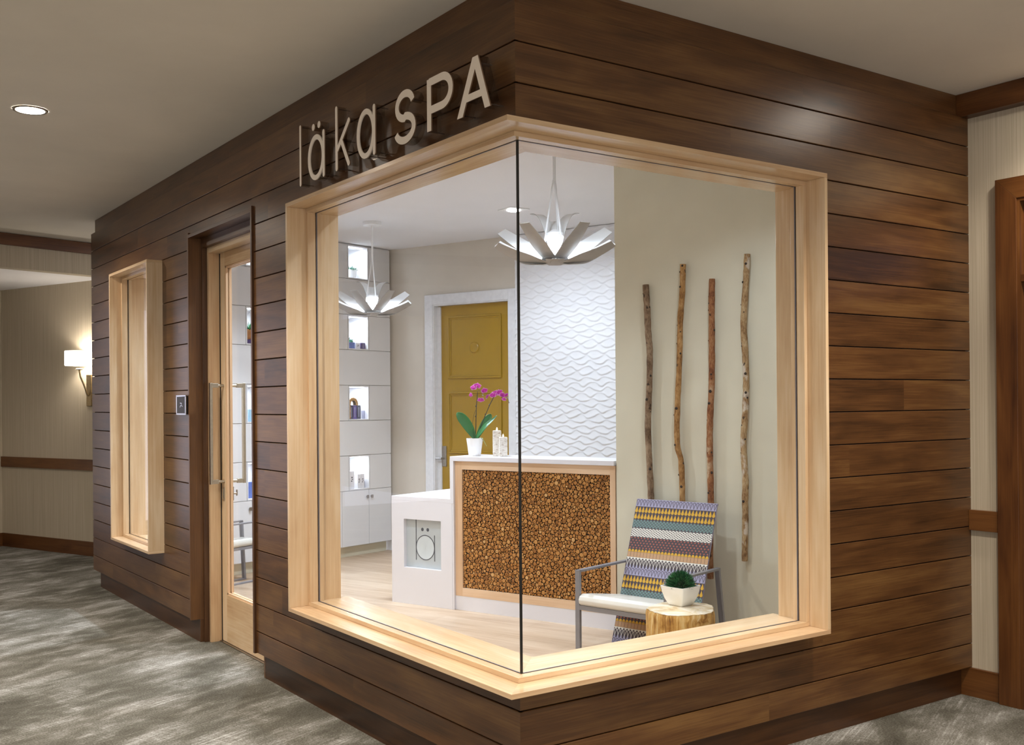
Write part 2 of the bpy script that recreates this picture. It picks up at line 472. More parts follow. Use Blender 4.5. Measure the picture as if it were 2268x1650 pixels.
class MB:
    def __init__(s):
        s.v, s.f, s.uv, s.tn, s.mi = [], [], [], [], []

    def face(s, pts, uvs=None, tone=(0.5, 0.0), mi=0):
        i = len(s.v)
        s.v += [tuple(p) for p in pts]
        s.f.append(list(range(i, i + len(pts))))
        s.uv.append(uvs or [(p[0], p[1]) for p in pts])
        s.tn.append(tone)
        s.mi.append(mi)

    def indexed(s, verts, faces, uvs=None, tone=(0.5, 0.0), mi=0):
        i = len(s.v)
        s.v += [tuple(p) for p in verts]
        for f in faces:
            s.f.append([i + k for k in f])
            s.uv.append([uvs[k] for k in f] if uvs else [(verts[k][0], verts[k][2]) for k in f])
            s.tn.append(tone)
            s.mi.append(mi)

    def box(s, x0, x1, y0, y1, z0, z1, grain=None, tone=None, mi=0, skip='', cz=0.0, cface=None):
        if tone is None:
            tone = (random.random(), random.random())
        d = (x1 - x0, y1 - y0, z1 - z0)
        g = 'xyz'.index(grain) if grain else max(range(3), key=lambda k: d[k])
        c = [(x, y, z) for x in (x0, x1) for y in (y0, y1) for z in (z0, z1)]
        quads = {'x-': (0, 1, 3, 2), 'x+': (4, 6, 7, 5), 'y-': (0, 4, 5, 1), 'y+': (2, 3, 7, 6), 'z-': (0, 2, 6, 4), 'z+': (1, 5, 7, 3)}
        for k, q in quads.items():
            if k in skip.split(','):
                continue
            n = 'xyz'.index(k[0])
            ax = [a for a in range(3) if a != n]
            if n == g:
                ua, va = ax
                sc = 0.05
            else:
                ua = g
                va = [a for a in ax if a != g][0]
                sc = 1
            pts = [c[j] for j in q]
            s.face(pts, [(p[ua] * sc, p[va]) for p in pts], tone, mi)

    def prism(s, poly, fn, c0, c1, tone=(0.5, 0.3), mi=0, caps=(True, True), mi_side=None):
        """poly: 2D outline, fn(a,b,c)->xyz"""
        n = len(poly)
        ms = mi if mi_side is None else mi_side
        A = [fn(a, b, c0) for a, b in poly]
        B = [fn(a, b, c1) for a, b in poly]
        if caps[0]:
            s.face(A, list(poly), tone, mi)
        if caps[1]:
            s.face(B[::-1], list(poly)[::-1], tone, mi)
        acc = 0
        for i in range(n):
            j = (i + 1) % n
            L = math.dist(poly[i], poly[j])
            s.face([A[i], B[i], B[j], A[j]], [(acc, c0), (acc, c1), (acc + L, c1), (acc + L, c0)], tone, ms)
            acc += L

    def tube(s, path, rad, n=8, tone=(0.5, 0.3), mi=0, cap=True, mi_cap=None, squash=None):
        P = [Vector(p) for p in path]
        if not hasattr(rad, '__len__'):
            rad = [rad] * len(P)
        rings, us = [], []
        acc = 0
        ref = None
        for i, p in enumerate(P):
            t = (P[min(i + 1, len(P) - 1)] - P[max(i - 1, 0)]).normalized()
            if ref is None:
                ref = Vector((0, 0, 1)) if abs(t.z) < 0.9 else Vector((1, 0, 0))
            a = (ref - t * ref.dot(t)).normalized()
            ref = a
            b = t.cross(a)
            if i:
                acc += (p - P[i - 1]).length
            us.append(acc)
            rr = rad[i]
            rings.append([p + (a * math.cos(2 * math.pi * k / n) + b * math.sin(2 * math.pi * k / n)) * rr for k in range(n)])
        base = len(s.v)
        for r in rings:
            s.v += [tuple(q) for q in r]
        for i in range(len(P) - 1):
            for k in range(n):
                k2 = (k + 1) % n
                s.f.append([base + i * n + k, base + i * n + k2, base + (i + 1) * n + k2, base + (i + 1) * n + k])
                w = 2 * math.pi * rad[i] / n
                s.uv.append([(us[i], k * w), (us[i], (k + 1) * w), (us[i + 1], (k + 1) * w), (us[i + 1], k * w)])
                s.tn.append(tone)
                s.mi.append(mi)
        if cap:
            mc = mi if mi_cap is None else mi_cap
            s.face([tuple(q) for q in rings[0]][::-1], None, tone, mc)
            s.face([tuple(q) for q in rings[-1]], None, tone, mc)

    def lathe(s, prof, n=24, c=(0, 0, 0), tone=(0.5, 0.3), mi=0, sx=1, sy=1, capb=True, capt=True):
        base = len(s.v)
        for r, z in prof:
            for k in range(n):
                a = 2 * math.pi * k / n
                s.v.append((c[0] + r * sx * math.cos(a), c[1] + r * sy * math.sin(a), c[2] + z))
        for i in range(len(prof) - 1):
            for k in range(n):
                k2 = (k + 1) % n
                s.f.append([base + i * n + k, base + i * n + k2, base + (i + 1) * n + k2, base + (i + 1) * n + k])
                s.uv.append([(k / n, prof[i][1]), ((k + 1) / n, prof[i][1]), ((k + 1) / n, prof[i + 1][1]), (k / n, prof[i + 1][1])])
                s.tn.append(tone)
                s.mi.append(mi)
        for flag, i in ((capb, 0), (capt, len(prof) - 1)):
            if flag and prof[i][0] > 1e-6:
                idx = [base + i * n + k for k in range(n)]
                if i == 0:
                    idx = idx[::-1]
                s.f.append(idx)
                s.uv.append([(s.v[j][0], s.v[j][1]) for j in idx])
                s.tn.append(tone)
                s.mi.append(mi)

    def build(s, name, mats, parent=None, smooth=False, bevel=0.0, loc=None, rotz=0.0, segs=2, angle=35):
        me = bpy.data.meshes.new(name)
        me.from_pydata(s.v, [], s.f)
        if not isinstance(mats, (list, tuple)):
            mats = [mats]
        for m in mats:
            me.materials.append(M[m] if isinstance(m, str) else m)
        uvl = me.uv_layers.new(name='UVMap')
        flat = [c for u in s.uv for p in u for c in (p[0], p[1])]
        uvl.data.foreach_set('uv', flat)
        ca = me.color_attributes.new('tone', 'FLOAT_COLOR', 'CORNER')
        cols = []
        for f, t in zip(s.f, s.tn):
            cols += [t[0], t[1], 0, 1] * len(f)
        ca.data.foreach_set('color', cols)
        me.polygons.foreach_set('material_index', s.mi)
        bm = bmesh.new()
        bm.from_mesh(me)
        bmesh.ops.remove_doubles(bm, verts=bm.verts, dist=0.00002)
        bmesh.ops.recalc_face_normals(bm, faces=bm.faces)
        bm.to_mesh(me)
        bm.free()
        if smooth:
            me.polygons.foreach_set('use_smooth', [True] * len(me.polygons))
            try:
                me.set_sharp_from_angle(angle=R(angle))
            except Exception:
                pass
        o = bpy.data.objects.new(name, me)
        COL.objects.link(o)
        if parent:
            o.parent = parent
        if loc:
            o.location = loc
        o.rotation_euler[2] = rotz
        if bevel:
            b = o.modifiers.new('soft_edges', 'BEVEL')
            b.width = bevel
            b.segments = segs
            b.limit_method = 'ANGLE'
        return o


def tag(o, label, cat, group=None, kind=None):
    o['label'] = label
    o['category'] = cat
    if group:
        o['group'] = group
    if kind:
        o['kind'] = kind
    return o


def thing(name, label, cat, loc=(0, 0, 0), rotz=0.0, group=None, kind=None):
    o = bpy.data.objects.new(name, None)
    o.empty_display_size = 0.1
    COL.objects.link(o)
    o.location = loc
    o.rotation_euler = (0, 0, rotz)
    return tag(o, label, cat, group, kind)


def bx(name, mat, parent, *dims, bevel=0.0, grain=None):
    m = MB()
    m.box(*dims, grain=grain)
    return m.build(name, mat, parent, bevel=bevel)


def stroke(pts, w, caps=('round', 'round'), n=8):
    """outline polygon of a constant-width stroke along pts (open)"""
    P = [Vector((p[0], p[1])) for p in pts]
    L, Rr = [], []
    for i, p in enumerate(P):
        if i == 0:
            t = (P[1] - p).normalized()
        elif i == len(P) - 1:
            t = (p - P[i - 1]).normalized()
        else:
            t1 = (p - P[i - 1]).normalized()
            t2 = (P[i + 1] - p).normalized()
            t = (t1 + t2).normalized()
        nn = Vector((-t.y, t.x))
        k = 1.0
        if 0 < i < len(P) - 1:
            k = 1 / max(0.5, math.sqrt((1 + t1.dot(t2)) / 2))
        L.append(p + nn * w / 2 * k)
        Rr.append(p - nn * w / 2 * k)
    out = list(L)
    if caps[1] == 'round':
        t = (P[-1] - P[-2]).normalized()
        a0 = math.atan2(t.y, t.x) + math.pi / 2
        out += [P[-1] + Vector((math.cos(a0 - math.pi * k / n), math.sin(a0 - math.pi * k / n))) * w / 2 for k in range(1, n)]
    out += Rr[::-1]
    if caps[0] == 'round':
        t = (P[0] - P[1]).normalized()
        a0 = math.atan2(t.y, t.x) + math.pi / 2
        out += [P[0] + Vector((math.cos(a0 - math.pi * k / n), math.sin(a0 - math.pi * k / n))) * w / 2 for k in range(1, n)]
    return [(p.x, p.y) for p in out]


def ring_prism(mb, cx, cy, rx, ry, w, fn, c0, c1, n=40, tone=(0.5, 0.3), mi=0, a0=0, a1=2 * math.pi):
    """elliptical ring of stroke width w extruded"""
    closed = abs(a1 - a0 - 2 * math.pi) < 1e-6
    m = n if closed else n + 1
    for i in range(n):
        q = []
        for k in (i, i + 1):
            a = a0 + (a1 - a0) * k / n
            q.append((cx + (rx) * math.cos(a), cy + (ry) * math.sin(a), cx + (rx - w) * math.cos(a), cy + (ry - w) * math.sin(a)))
        (ox0, oy0, ix0, iy0), (ox1, oy1, ix1, iy1) = q
        mb.face([fn(ox0, oy0, c0), fn(ix0, iy0, c0), fn(ix1, iy1, c0), fn(ox1, oy1, c0)], None, tone, mi)
        mb.face([fn(ox0, oy0, c1), fn(ox1, oy1, c1), fn(ix1, iy1, c1), fn(ix0, iy0, c1)], None, tone, mi)
        mb.face([fn(ox0, oy0, c0), fn(ox1, oy1, c0), fn(ox1, oy1, c1), fn(ox0, oy0, c1)], None, tone, mi)
        mb.face([fn(ix0, iy0, c0), fn(ix0, iy0, c1), fn(ix1, iy1, c1), fn(ix1, iy1, c0)], None, tone, mi)


def subtract(rects, hole):
    out = []
    a0, a1, b0, b1 = hole
    for (x0, x1, z0, z1) in rects:
        if a1 <= x0 or a0 >= x1 or b1 <= z0 or b0 >= z1:
            out.append((x0, x1, z0, z1))
            continue
        if x0 < a0:
            out.append((x0, a0, z0, z1))
        if a1 < x1:
            out.append((a1, x1, z0, z1))
        c0, c1 = max(x0, a0), min(x1, a1)
        if z0 < b0:
            out.append((c0, c1, z0, b0))
        if b1 < z1:
            out.append((c0, c1, b1, z1))
    return out


def AZ(a):
    return Vector((math.sin(R(a)), math.cos(R(a)), 0))


# ------------------------------------------------------------------ lobby shell
LW, RWX = 5.855, 2.70       # facade lengths
P0, PITCH = 0.2556, 0.142   # first groove, board pitch
E1, E2 = 0.115, 0.10        # how far the window boxes stand out
ROWS = [(0.139, P0)] + [(P0 + PITCH * k, P0 + PITCH * (k + 1)) for k in range(18)]
WIN1L = (0.0, 1.690, 0.483, 2.375)
WIN1R = (0.0, 1.488, 0.483, 2.375)
WIN2 = (3.978, 4.918, 0.483, 2.385)
DOOR1 = (2.40, 3.42, -0.1, 2.468)


def floor_grid(name, poly, z, mat, label, cat, uvaz=None):
    m = MB()
    uvs = None
    if uvaz is not None:
        u, v = AZ(uvaz), AZ(uvaz + 90)
        uvs = [(Vector((p[0], p[1], 0)).dot(u), Vector((p[0], p[1], 0)).dot(v)) for p in poly]
    m.face([(p[0], p[1], z) for p in poly], uvs)
    m.face([(p[0], p[1], z - 0.03) for p in poly][::-1], uvs[::-1] if uvs else None)
    return tag(m.build(name, mat), label, cat, kind='structure')


floor_grid('floor', [(-6, -6), (2.9, -6), (2.9, 0.05), (0.055, 0.05), (0.055, 2.385), (0.17, 2.385), (0.17, 3.435), (0.055, 3.435), (0.055, 5.80), (1.6, 6.3), (1.6, 10.5), (-6, 10.5)], 0.0, 'carpet',
           'grey streaked carpet of the lobby floor', 'floor')
floor_grid('floor_inner', [(0.13, 0.13), (3.3, 0.13), (4.4, 4.4), (2.95, 6.3), (0.13, 5.4), (0.13, 3.40), (0.17, 3.40), (0.17, 2.42), (0.13, 2.42)], 0.001, 'oak',
           'pale oak plank floor inside the spa', 'floor', 159.5)


def ceiling_slab(name, poly, z0, z1, mat, label):
    m = MB()
    m.prism(poly, lambda a, b, c: (a, b, c), z0, z1)
    return tag(m.build(name, mat), label, 'ceiling', kind='structure')


BU = AZ(74)                       # bulkhead runs along azimuth 74
B0 = Vector((-0.508, 6.812, 0))
bl = B0 - BU * 6.0
br_ = B0 + BU * 1.6
ceiling_slab('ceiling', [(-6, -6), (2.9, -6), (2.9, 0.12), (0.12, 0.12), (0.12, 6.0), (br_.x, br_.y + 0.1), (bl.x, bl.y + 0.1), (-6, 5)], ZC, ZC + 0.06, 'ceil', 'beige painted lobby ceiling')
ceiling_slab('ceiling_inner', [(0.12, 0.12), (3.4, 0.12), (4.6, 4.4), (3.0, 6.4), (0.12, 5.6)], ZS, ZS + 0.06, 'ceil_white', 'white ceiling inside the spa')
nb = AZ(-16)
ceiling_slab('passage_ceiling', [(bl.x + nb.x * .1, bl.y + nb.y * .1), (br_.x + nb.x * .1, br_.y + nb.y * .1), (br_.x + nb.x * 4, br_.y + nb.y * 4), (bl.x + nb.x * 4, bl.y + nb.y * 4)], 2.645, 2.70, 'ceil_white',
             'lower white ceiling of the passage beyond the beam')


def facade(name, side, L, holes, label, tonefix=None):
    """boards as real slats with open grooves on a dark core"""
    root = thing(name, label, 'wall', kind='structure')
    rnd = random.Random(3 if side == 'L' else 8)

    def put(m, a0, a1, d0, d1, z0, z1, tone, skip=''):
        if side == 'L':
            sk = ','.join({'a-': 'y-', 'a+': 'y+'}.get(k, k) for k in skip.split(','))
            m.box(d0, d1, a0, a1, z0, z1, 'y', tone, skip=sk)
        else:
            sk = ','.join({'a-': 'x-', 'a+': 'x+'}.get(k, k) for k in skip.split(','))
            m.box(a0, a1, d0, d1, z0, z1, 'x', tone, skip=sk)
    m = MB()
    for i, (z0, z1) in enumerate(ROWS):
        cuts = [0.0]
        x = rnd.uniform(0.9, 2.4)
        while x < L - 0.5:
            cuts.append(x)
            x += rnd.uniform(1.5, 2.6)
        cuts.append(L)
        for a, b in zip(cuts[:-1], cuts[1:]):
            tone = (min(1, max(0, rnd.gauss(0.5, 0.24))), rnd.random())
            rects = [(a, b, z0 + 0.0022, z1 - 0.0022)]
            for h in holes:
                rects = subtract(rects, h)
            for (p, q, r0, r1) in rects:
                if q - p < 0.004 or r1 - r0 < 0.004:
                    continue
                put(m, p, q, 0.0, 0.016, r0, r1, tone, 'a-' if p == 0 else '')
    m.build('boards', 'board', root, bevel=0.0018, segs=1)
    m = MB()
    rects = [(0.012, L - 0.012, 0.142, ROWS[-1][1])]
    for h in holes:
        rects = subtract(rects, h)
    for (p, q, r0, r1) in rects:
        put(m, p, q, 0.016, 0.034, r0, r1, (0.5, 0.5))
    m.build('backing', 'groove', root)
    m = MB()
    rects = [(0.034 if side == 'R' else 0.13, (L - 0.01) if side == 'L' else L + 0.7, 0.0, ZS + 0.02)]
    for h in holes:
        rects = subtract(rects, h)
    for (p, q, r0, r1) in rects:
        put(m, p, q, 0.055, 0.13, r0, r1, (0.5, 0.5))
    m.build('inner_lining', 'core', root)
    m = MB()
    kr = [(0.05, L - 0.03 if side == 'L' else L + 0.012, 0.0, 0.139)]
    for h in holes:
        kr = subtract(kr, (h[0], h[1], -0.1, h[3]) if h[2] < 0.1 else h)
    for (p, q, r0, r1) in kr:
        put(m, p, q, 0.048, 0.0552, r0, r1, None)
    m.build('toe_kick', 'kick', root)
    m = MB()
    put(m, 0.022, L - (0.045 if side == 'L' else 0.0), 0.020, 0.035, ZC - 0.106, ZC - 0.001, (0.5, 0.2))
    m.build('top_fascia', 'board', root)
    return root


facade('wall_left', 'L', LW, [WIN1L, WIN2, DOOR1], 'walnut boarded facade with the entrance door and the lit sign')
facade('wall_right', 'R', RWX, [WIN1R], 'walnut boarded facade to the right of the glass corner')

# ------------------------------------------------------------------ corner window
w1 = thing('window_1', 'large corner window in a pale maple box frame with butted glass', 'window', kind='structure')
PT = 0.018
z0, z1 = WIN1L[2], WIN1L[3]
yl, xr = WIN1L[1], WIN1R[1]
IN = 0.145


def corner_plank(name, za, zb, out, inn, mat='maple', b=0.0012):
    """mitred L-shaped plank: sill or head, from diagonal offset out to inn"""
    m = MB()
    fn = lambda a, b_, c: (a, b_, c)
    tl, tr = (random.random(), random.random()), (random.random(), random.random())
    A = [(out, out), (inn, inn), (inn, yl), (out, yl)]
    n0 = len(m.f)
    m.prism(A, lambda a, b_, c: (a, b_, c), za, zb, tl)
    for k in range(n0, len(m.f)):
        m.uv[k] = [(m.v[j][1], m.v[j][0] + m.v[j][2]) for j in m.f[k]]
    n0 = len(m.f)
    B = [(out, out), (xr, out), (xr, inn), (inn, inn)]
    m.prism(B, lambda a, b_, c: (a, b_, c), za, zb, tr)
    for k in range(n0, len(m.f)):
        m.uv[k] = [(m.v[j][0], m.v[j][1] + m.v[j][2]) for j in m.f[k]]
    return m.build(name, mat, w1, bevel=b)


corner_plank('sill', z0, z0 + PT, -E1, 0.19)
corner_plank('head', z1 - PT, z1, -E1, IN)
corner_plank('sill_stop', z0 + PT, z0 + 2 * PT, -0.02, 0.019)
corner_plank('sill_stop', z0 + PT, z0 + 2 * PT, 0.028, 0.19)
corner_plank('head_stop', z1 - 2 * PT, z1 - PT, -0.02, 0.019)
corner_plank('head_stop', z1 - 2 * PT, z1 - PT, 0.028, IN)
bx('jamb', 'maple', w1, -E1, IN, yl - PT, yl, z0 + PT, z1 - PT, bevel=0.0012, grain='z')
bx('jamb', 'maple', w1, xr - PT, xr, -E1, IN, z0 + PT, z1 - PT, bevel=0.0012, grain='z')
for (a, b) in ((-0.02, 0.019), (0.028, 0.05)):
    bx('jamb_stop', 'maple', w1, a, b, yl - 2 * PT, yl - PT, z0 + 2 * PT, z1 - 2 * PT, bevel=0.001, grain='z')
    bx('jamb_stop', 'maple', w1, xr - 2 * PT, xr - PT, a, b, z0 + 2 * PT, z1 - 2 * PT, bevel=0.001, grain='z')
m = MB()
m.box(0.0205, 0.0265, 0.0275, yl - PT - 0.002, z0 + PT + 0.004, z1 - PT - 0.004)
m.build('glass_pane', 'glass', w1)
m = MB()
m.box(0.0275, xr - PT - 0.002, 0.0205, 0.0265, z0 + PT + 0.004, z1 - PT - 0.004)
m.build('glass_pane', 'glass', w1)
m = MB()
m.box(0.0200, 0.0270, 0.0200, 0.0270, z0 + 2 * PT, z1 - 2 * PT)
m.box(0.0225, 0.0272, 0.0272, 0.0300, z0 + 2 * PT, z1 - 2 * PT)
m.build('corner_seal', 'seal', w1)
m = MB()
for zz, k in ((z0 + PT * 2 + 0.0004, 1), (z1 - PT * 2 - 0.0004, -1)):
    m.box(0.0225, 0.0278, 0.03, yl - 2 * PT, zz - 0.0004, zz + 0.0004)
    m.box(0.03, xr - 2 * PT, 0.0225, 0.0278, zz - 0.0004, zz + 0.0004)
m.box(0.0225, 0.0278, yl - 2 * PT - 0.0012, yl - 2 * PT, z0 + 2 * PT, z1 - 2 * PT)
m.box(xr - 2 * PT - 0.0012, xr - 2 * PT, 0.0225, 0.0278, z0 + 2 * PT, z1 - 2 * PT)
m.build('glazing_bead', 'print', w1)

# ------------------------------------------------------------------ small window
IN2 = 0.26
w2 = thing('window_2', 'narrow tall window in a pale maple box frame left of the door', 'window', kind='structure')
a0, a1, c0, c1 = WIN2
bx('sill', 'maple', w2, -E2, IN2, a0, a1, c0, c0 + PT, bevel=0.0012, grain='y')
bx('head', 'maple', w2, -E2, IN2, a0, a1, c1 - PT, c1, bevel=0.0012, grain='y')
bx('jamb', 'maple', w2, -E2, IN2, a0, a0 + PT, c0 + PT, c1 - PT, bevel=0.0012, grain='z')
bx('jamb', 'maple', w2, -E2, IN2, a1 - PT, a1, c0 + PT, c1 - PT, bevel=0.0012, grain='z')
for (p, q) in ((-0.02, 0.019), (0.028, 0.05)):
    bx('stop', 'maple', w2, p, q, a0 + PT, a1 - PT, c0 + PT, c0 + 2 * PT, bevel=0.001, grain='y')
    bx('stop', 'maple', w2, p, q, a0 + PT, a1 - PT, c1 - 2 * PT, c1 - PT, bevel=0.001, grain='y')
    bx('stop', 'maple', w2, p, q, a0 + PT, a0 + 2 * PT, c0 + 2 * PT, c1 - 2 * PT, bevel=0.001, grain='z')
    bx('stop', 'maple', w2, p, q, a1 - 2 * PT, a1 - PT, c0 + 2 * PT, c1 - 2 * PT, bevel=0.001, grain='z')
bx('glass_pane', 'glass', w2, 0.0205, 0.0265, a0 + PT, a1 - PT, c0 + PT, c1 - PT)
m = MB()
m.box(0.0225, 0.0278, a1 - 2 * PT - 0.0012, a1 - 2 * PT, c0 + 2 * PT, c1 - 2 * PT)
m.box(0.0225, 0.0278, a0 + 2 * PT, a1 - 2 * PT, c0 + 2 * PT, c0 + 2 * PT + 0.001)
m.build('glazing_bead', 'seal', w2)

# ------------------------------------------------------------------ entrance door
d1 = thing('door_1', 'maple framed glass entrance door in a dark walnut recess', 'door', kind='structure')
ya, yb, zt = DOOR1[0], DOOR1[1], DOOR1[3]
m = MB()
m.box(-0.012, 0.105, yb - 0.002, yb + 0.018, 0.139, zt + 0.018, 'z')
m.box(0.047, 0.105, yb - 0.002, yb + 0.018, 0.0, 0.139, 'z')
m.build('jamb_lining', 'walnut', d1, bevel=0.0012)
m = MB()
m.box(-0.012, 0.105, ya - 0.018, ya + 0.002, 0.139, zt + 0.018, 'z')
m.box(0.047, 0.105, ya - 0.018, ya + 0.002, 0.0, 0.139, 'z')
m.build('jamb_lining', 'walnut', d1, bevel=0.0012)
bx('head_lining', 'walnut', d1, -0.012, 0.105, ya, yb, zt - 0.014, zt + 0.006, bevel=0.0012, grain='y')
bx('jamb_stop', 'walnut', d1, 0.068, 0.104, yb - 0.020, yb - 0.002, 0.0, 2.43, bevel=0.001, grain='z')
bx('head_casing', 'walnut', d1, 0.068, 0.104, ya, yb - 0.020, 2.40, zt - 0.014, bevel=0.001, grain='y')
bx('frame_jamb', 'maple', d1, 0.098, 0.165, yb - 0.046, yb - 0.0205, 0.0, 2.40, bevel=0.001, grain='z')
bx('frame_jamb', 'maple', d1, 0.098, 0.165, ya + 0.003, ya + 0.046, 0.0, 2.40, bevel=0.001, grain='z')
bx('frame_head', 'maple', d1, 0.098, 0.165, ya + 0.046, yb - 0.046, 2.366, 2.40, bevel=0.001, grain='y')
bx('frame_head_rabbet', 'maple', d1, 0.1655, 0.225, ya + 0.046, yb - 0.05, 2.3705, 2.40, grain='y')
bx('gap_shade', 'groove', d1, 0.165, 0.222, yb - 0.0495, yb - 0.044, 0.0, 2.376)  # near-black strip standing in for the shade in the gap beside the leaf
lf0, lf1 = ya + 0.05, yb - 0.056
LX0, LX1 = 0.167, 0.212
GL0, GL1, GZ0, GZ1 = lf0 + 0.075, lf1 - 0.074, 0.294, 2.282
bx('leaf_stile', 'maple', d1, LX0, LX1, lf0, GL0, 0.008, 2.370, bevel=0.001, grain='z')
bx('leaf_stile', 'maple', d1, LX0, LX1, GL1, lf1, 0.008, 2.370, bevel=0.001, grain='z')
bx('leaf_bottom_rail', 'maple', d1, LX0, LX1, GL0, GL1, 0.008, GZ0, bevel=0.001, grain='y')
bx('leaf_top_rail', 'maple', d1, LX0, LX1, GL0, GL1, GZ1, 2.370, bevel=0.001, grain='y')
m = MB()
for (p, q) in ((LX0 + 0.005, LX0 + 0.018), (LX0 + 0.026, LX1 - 0.004)):
    m.box(p, q, GL0, GL0 + 0.011, GZ0, GZ1, 'z')
    m.box(p, q, GL1 - 0.011, GL1, GZ0, GZ1, 'z')
    m.box(p, q, GL0, GL1, GZ0, GZ0 + 0.011, 'y')
    m.box(p, q, GL0, GL1, GZ1 - 0.011, GZ1, 'y')
m.build('glazing_bead', 'maple_pale', d1)
bx('glass_pane', 'glass', d1, LX0 + 0.019, LX0 + 0.025, GL0, GL1, GZ0, GZ1)
for nm, xa, sgn in (('pull_handle', LX0, -1), ('pull_handle', LX1, 1)):
    m = MB()
    yh = lf1 - 0.045
    xo = xa + sgn * 0.072
    m.box(min(xo, xo + sgn * 0.016), max(xo, xo + sgn * 0.016), yh - 0.014, yh + 0.014, 0.963, 1.575, 'z')
    for zz in (0.978, 1.560):
        m.box(min(xo, xa + sgn * 0.035), max(xo, xa + sgn * 0.035), yh - 0.012, yh + 0.012, zz - 0.013, zz + 0.013)
        m.tube([(xa, yh, zz), (xa + sgn * 0.05, yh, zz)], 0.0095, 14)
    m.build(nm, 'nickel', d1, bevel=0.0015)
m = MB()
m.box(LX0 - 0.004, LX0, lf1 - 0.055, lf1 - 0.018, 0.862, 0.945)
m.box(LX0 - 0.009, LX0 - 0.004, lf1 - 0.044, lf1 - 0.036, 0.872, 0.935)
m.build('lock_plate', 'nickel', d1, bevel=0.001)
m = MB()
m.box(LX1, LX1 + 0.004, lf1 - 0.075, lf1 - 0.03, 0.862, 0.945)
m.tube([(LX1, lf1 - 0.058, 0.903), (LX1 + 0.028, lf1 - 0.058, 0.903)], 0.006, 10)
m.box(LX1 + 0.024, LX1 + 0.032, lf1 - 0.062, lf1 - 0.054, 0.888, 0.925)
m.build('thumb_turn', 'steel', d1, bevel=0.001)
bx('threshold', 'steel', d1, 0.15, 0.235, ya + 0.01, yb - 0.03, 0.0, 0.006)

# card reader
cr = thing('card_reader', 'small black card reader in a silver frame left of the entrance door', 'card reader', (-0.001, 3.536, 1.444))
m = MB()
m.box(-0.019, 0.0, -0.088, 0.088, -0.056, 0.056)
m.build('housing', 'black', cr, bevel=0.002)
m = MB()
for d in ((-0.093, 0.093, 0.051, 0.061), (-0.093, 0.093, -0.061, -0.051)):
    m.box(-0.024, -0.019, d[0], d[1], d[2], d[3])
m.box(-0.024, -0.019, -0.093, -0.078, -0.051, 0.051)
m.box(-0.024, -0.019, 0.078, 0.093, -0.051, 0.051)
m.build('bezel', 'chrome', cr, bevel=0.001)
m = MB()
m.box(-0.0215, -0.019, -0.078, 0.078, -0.051, 0.051)
m.build('reader_face', plain('slate_plastic', '#2b2930', 0.5), cr)
m = MB()
f3 = lambda a, b, c: (c, -a * 1.6, b)
for pts in (((-0.012, 0.012), (0.004, 0.010), (0.006, 0.001)), ((-0.013, -0.013), (-0.006, -0.003)), ((-0.004, -0.002), (0.006, 0.000)), ((0.004, 0.000), (0.013, -0.009))):
    m.prism(stroke(pts, 0.0045, n=4), f3, -0.0224, -0.0215)
m.build('reader_mark', 'chrome', cr)

# ------------------------------------------------------------------ sign letters on the left facade
SGN = 'raised sign letters'
LB = 2.450


def letter(name, label, a_org, strokes=(), rings=(), dots=(), polys=()):
    """a runs to the right (world -y) from a_org; z up from the base line"""
    t = thing(name, label, 'sign letter', (0, a_org, LB), 0, SGN)
    for part, mat, c0, c1, sh in (('face', 'letter', -0.066, -0.061, 0.0), ('return', 'acrylic', -0.061, -0.022, 0.0012)):
        m = MB()
        fn = lambda a, b, c: (c, -a, b)
        k = 0
        for pts, w, caps in strokes:
            m.prism(stroke(pts, w - sh, caps), fn, c0 - 0.0003 * k, c1 - 0.0003 * k, mi_side=1)
            k += 1
        for (cx, cy, rx, ry, w, x0, x1) in rings:
            ring_prism(m, cx, cy, rx - sh / 2, ry - sh / 2, w - sh, fn, c0 - 0.0003 * k, c1 - 0.0003 * k, 44, a0=x0, a1=x1)
        for (cx, cy, r) in dots:
            m.prism([(cx + (r - sh / 2) * math.cos(2 * math.pi * k / 20), cy + (r - sh / 2) * math.sin(2 * math.pi * k / 20)) for k in range(20)], fn, c0, c1, mi_side=1)
        for poly in polys:
            m.prism(poly, fn, c0, c1, mi_side=1)
        m.build(part, [mat, 'letter_edge' if part == 'face' else mat], t)
    m = MB()
    pins = []
    for pts, w, caps in strokes:
        pins += [pts[0], pts[-1]]
    for (cx, cy, rx, ry, w, x0, x1) in rings[:1]:
        pins += [(cx, cy + ry - w / 2), (cx, cy - ry + w / 2)]
    for (cx, cy, r) in dots:
        pins.append((cx, cy))
    for poly in polys[:2]:
        pins += [((poly[0][0] + poly[1][0]) / 2, 0.012), (poly[3][0] * 0.6 + poly[2][0] * 0.4, 0.172)]
    for (a, b) in pins[:5]:
        m = MB()
        m.tube([(-0.061, -a, b), (0.002, -a, b)], 0.0022, 8)
        m.build('standoff_pin', 'chrome', t)
    return t


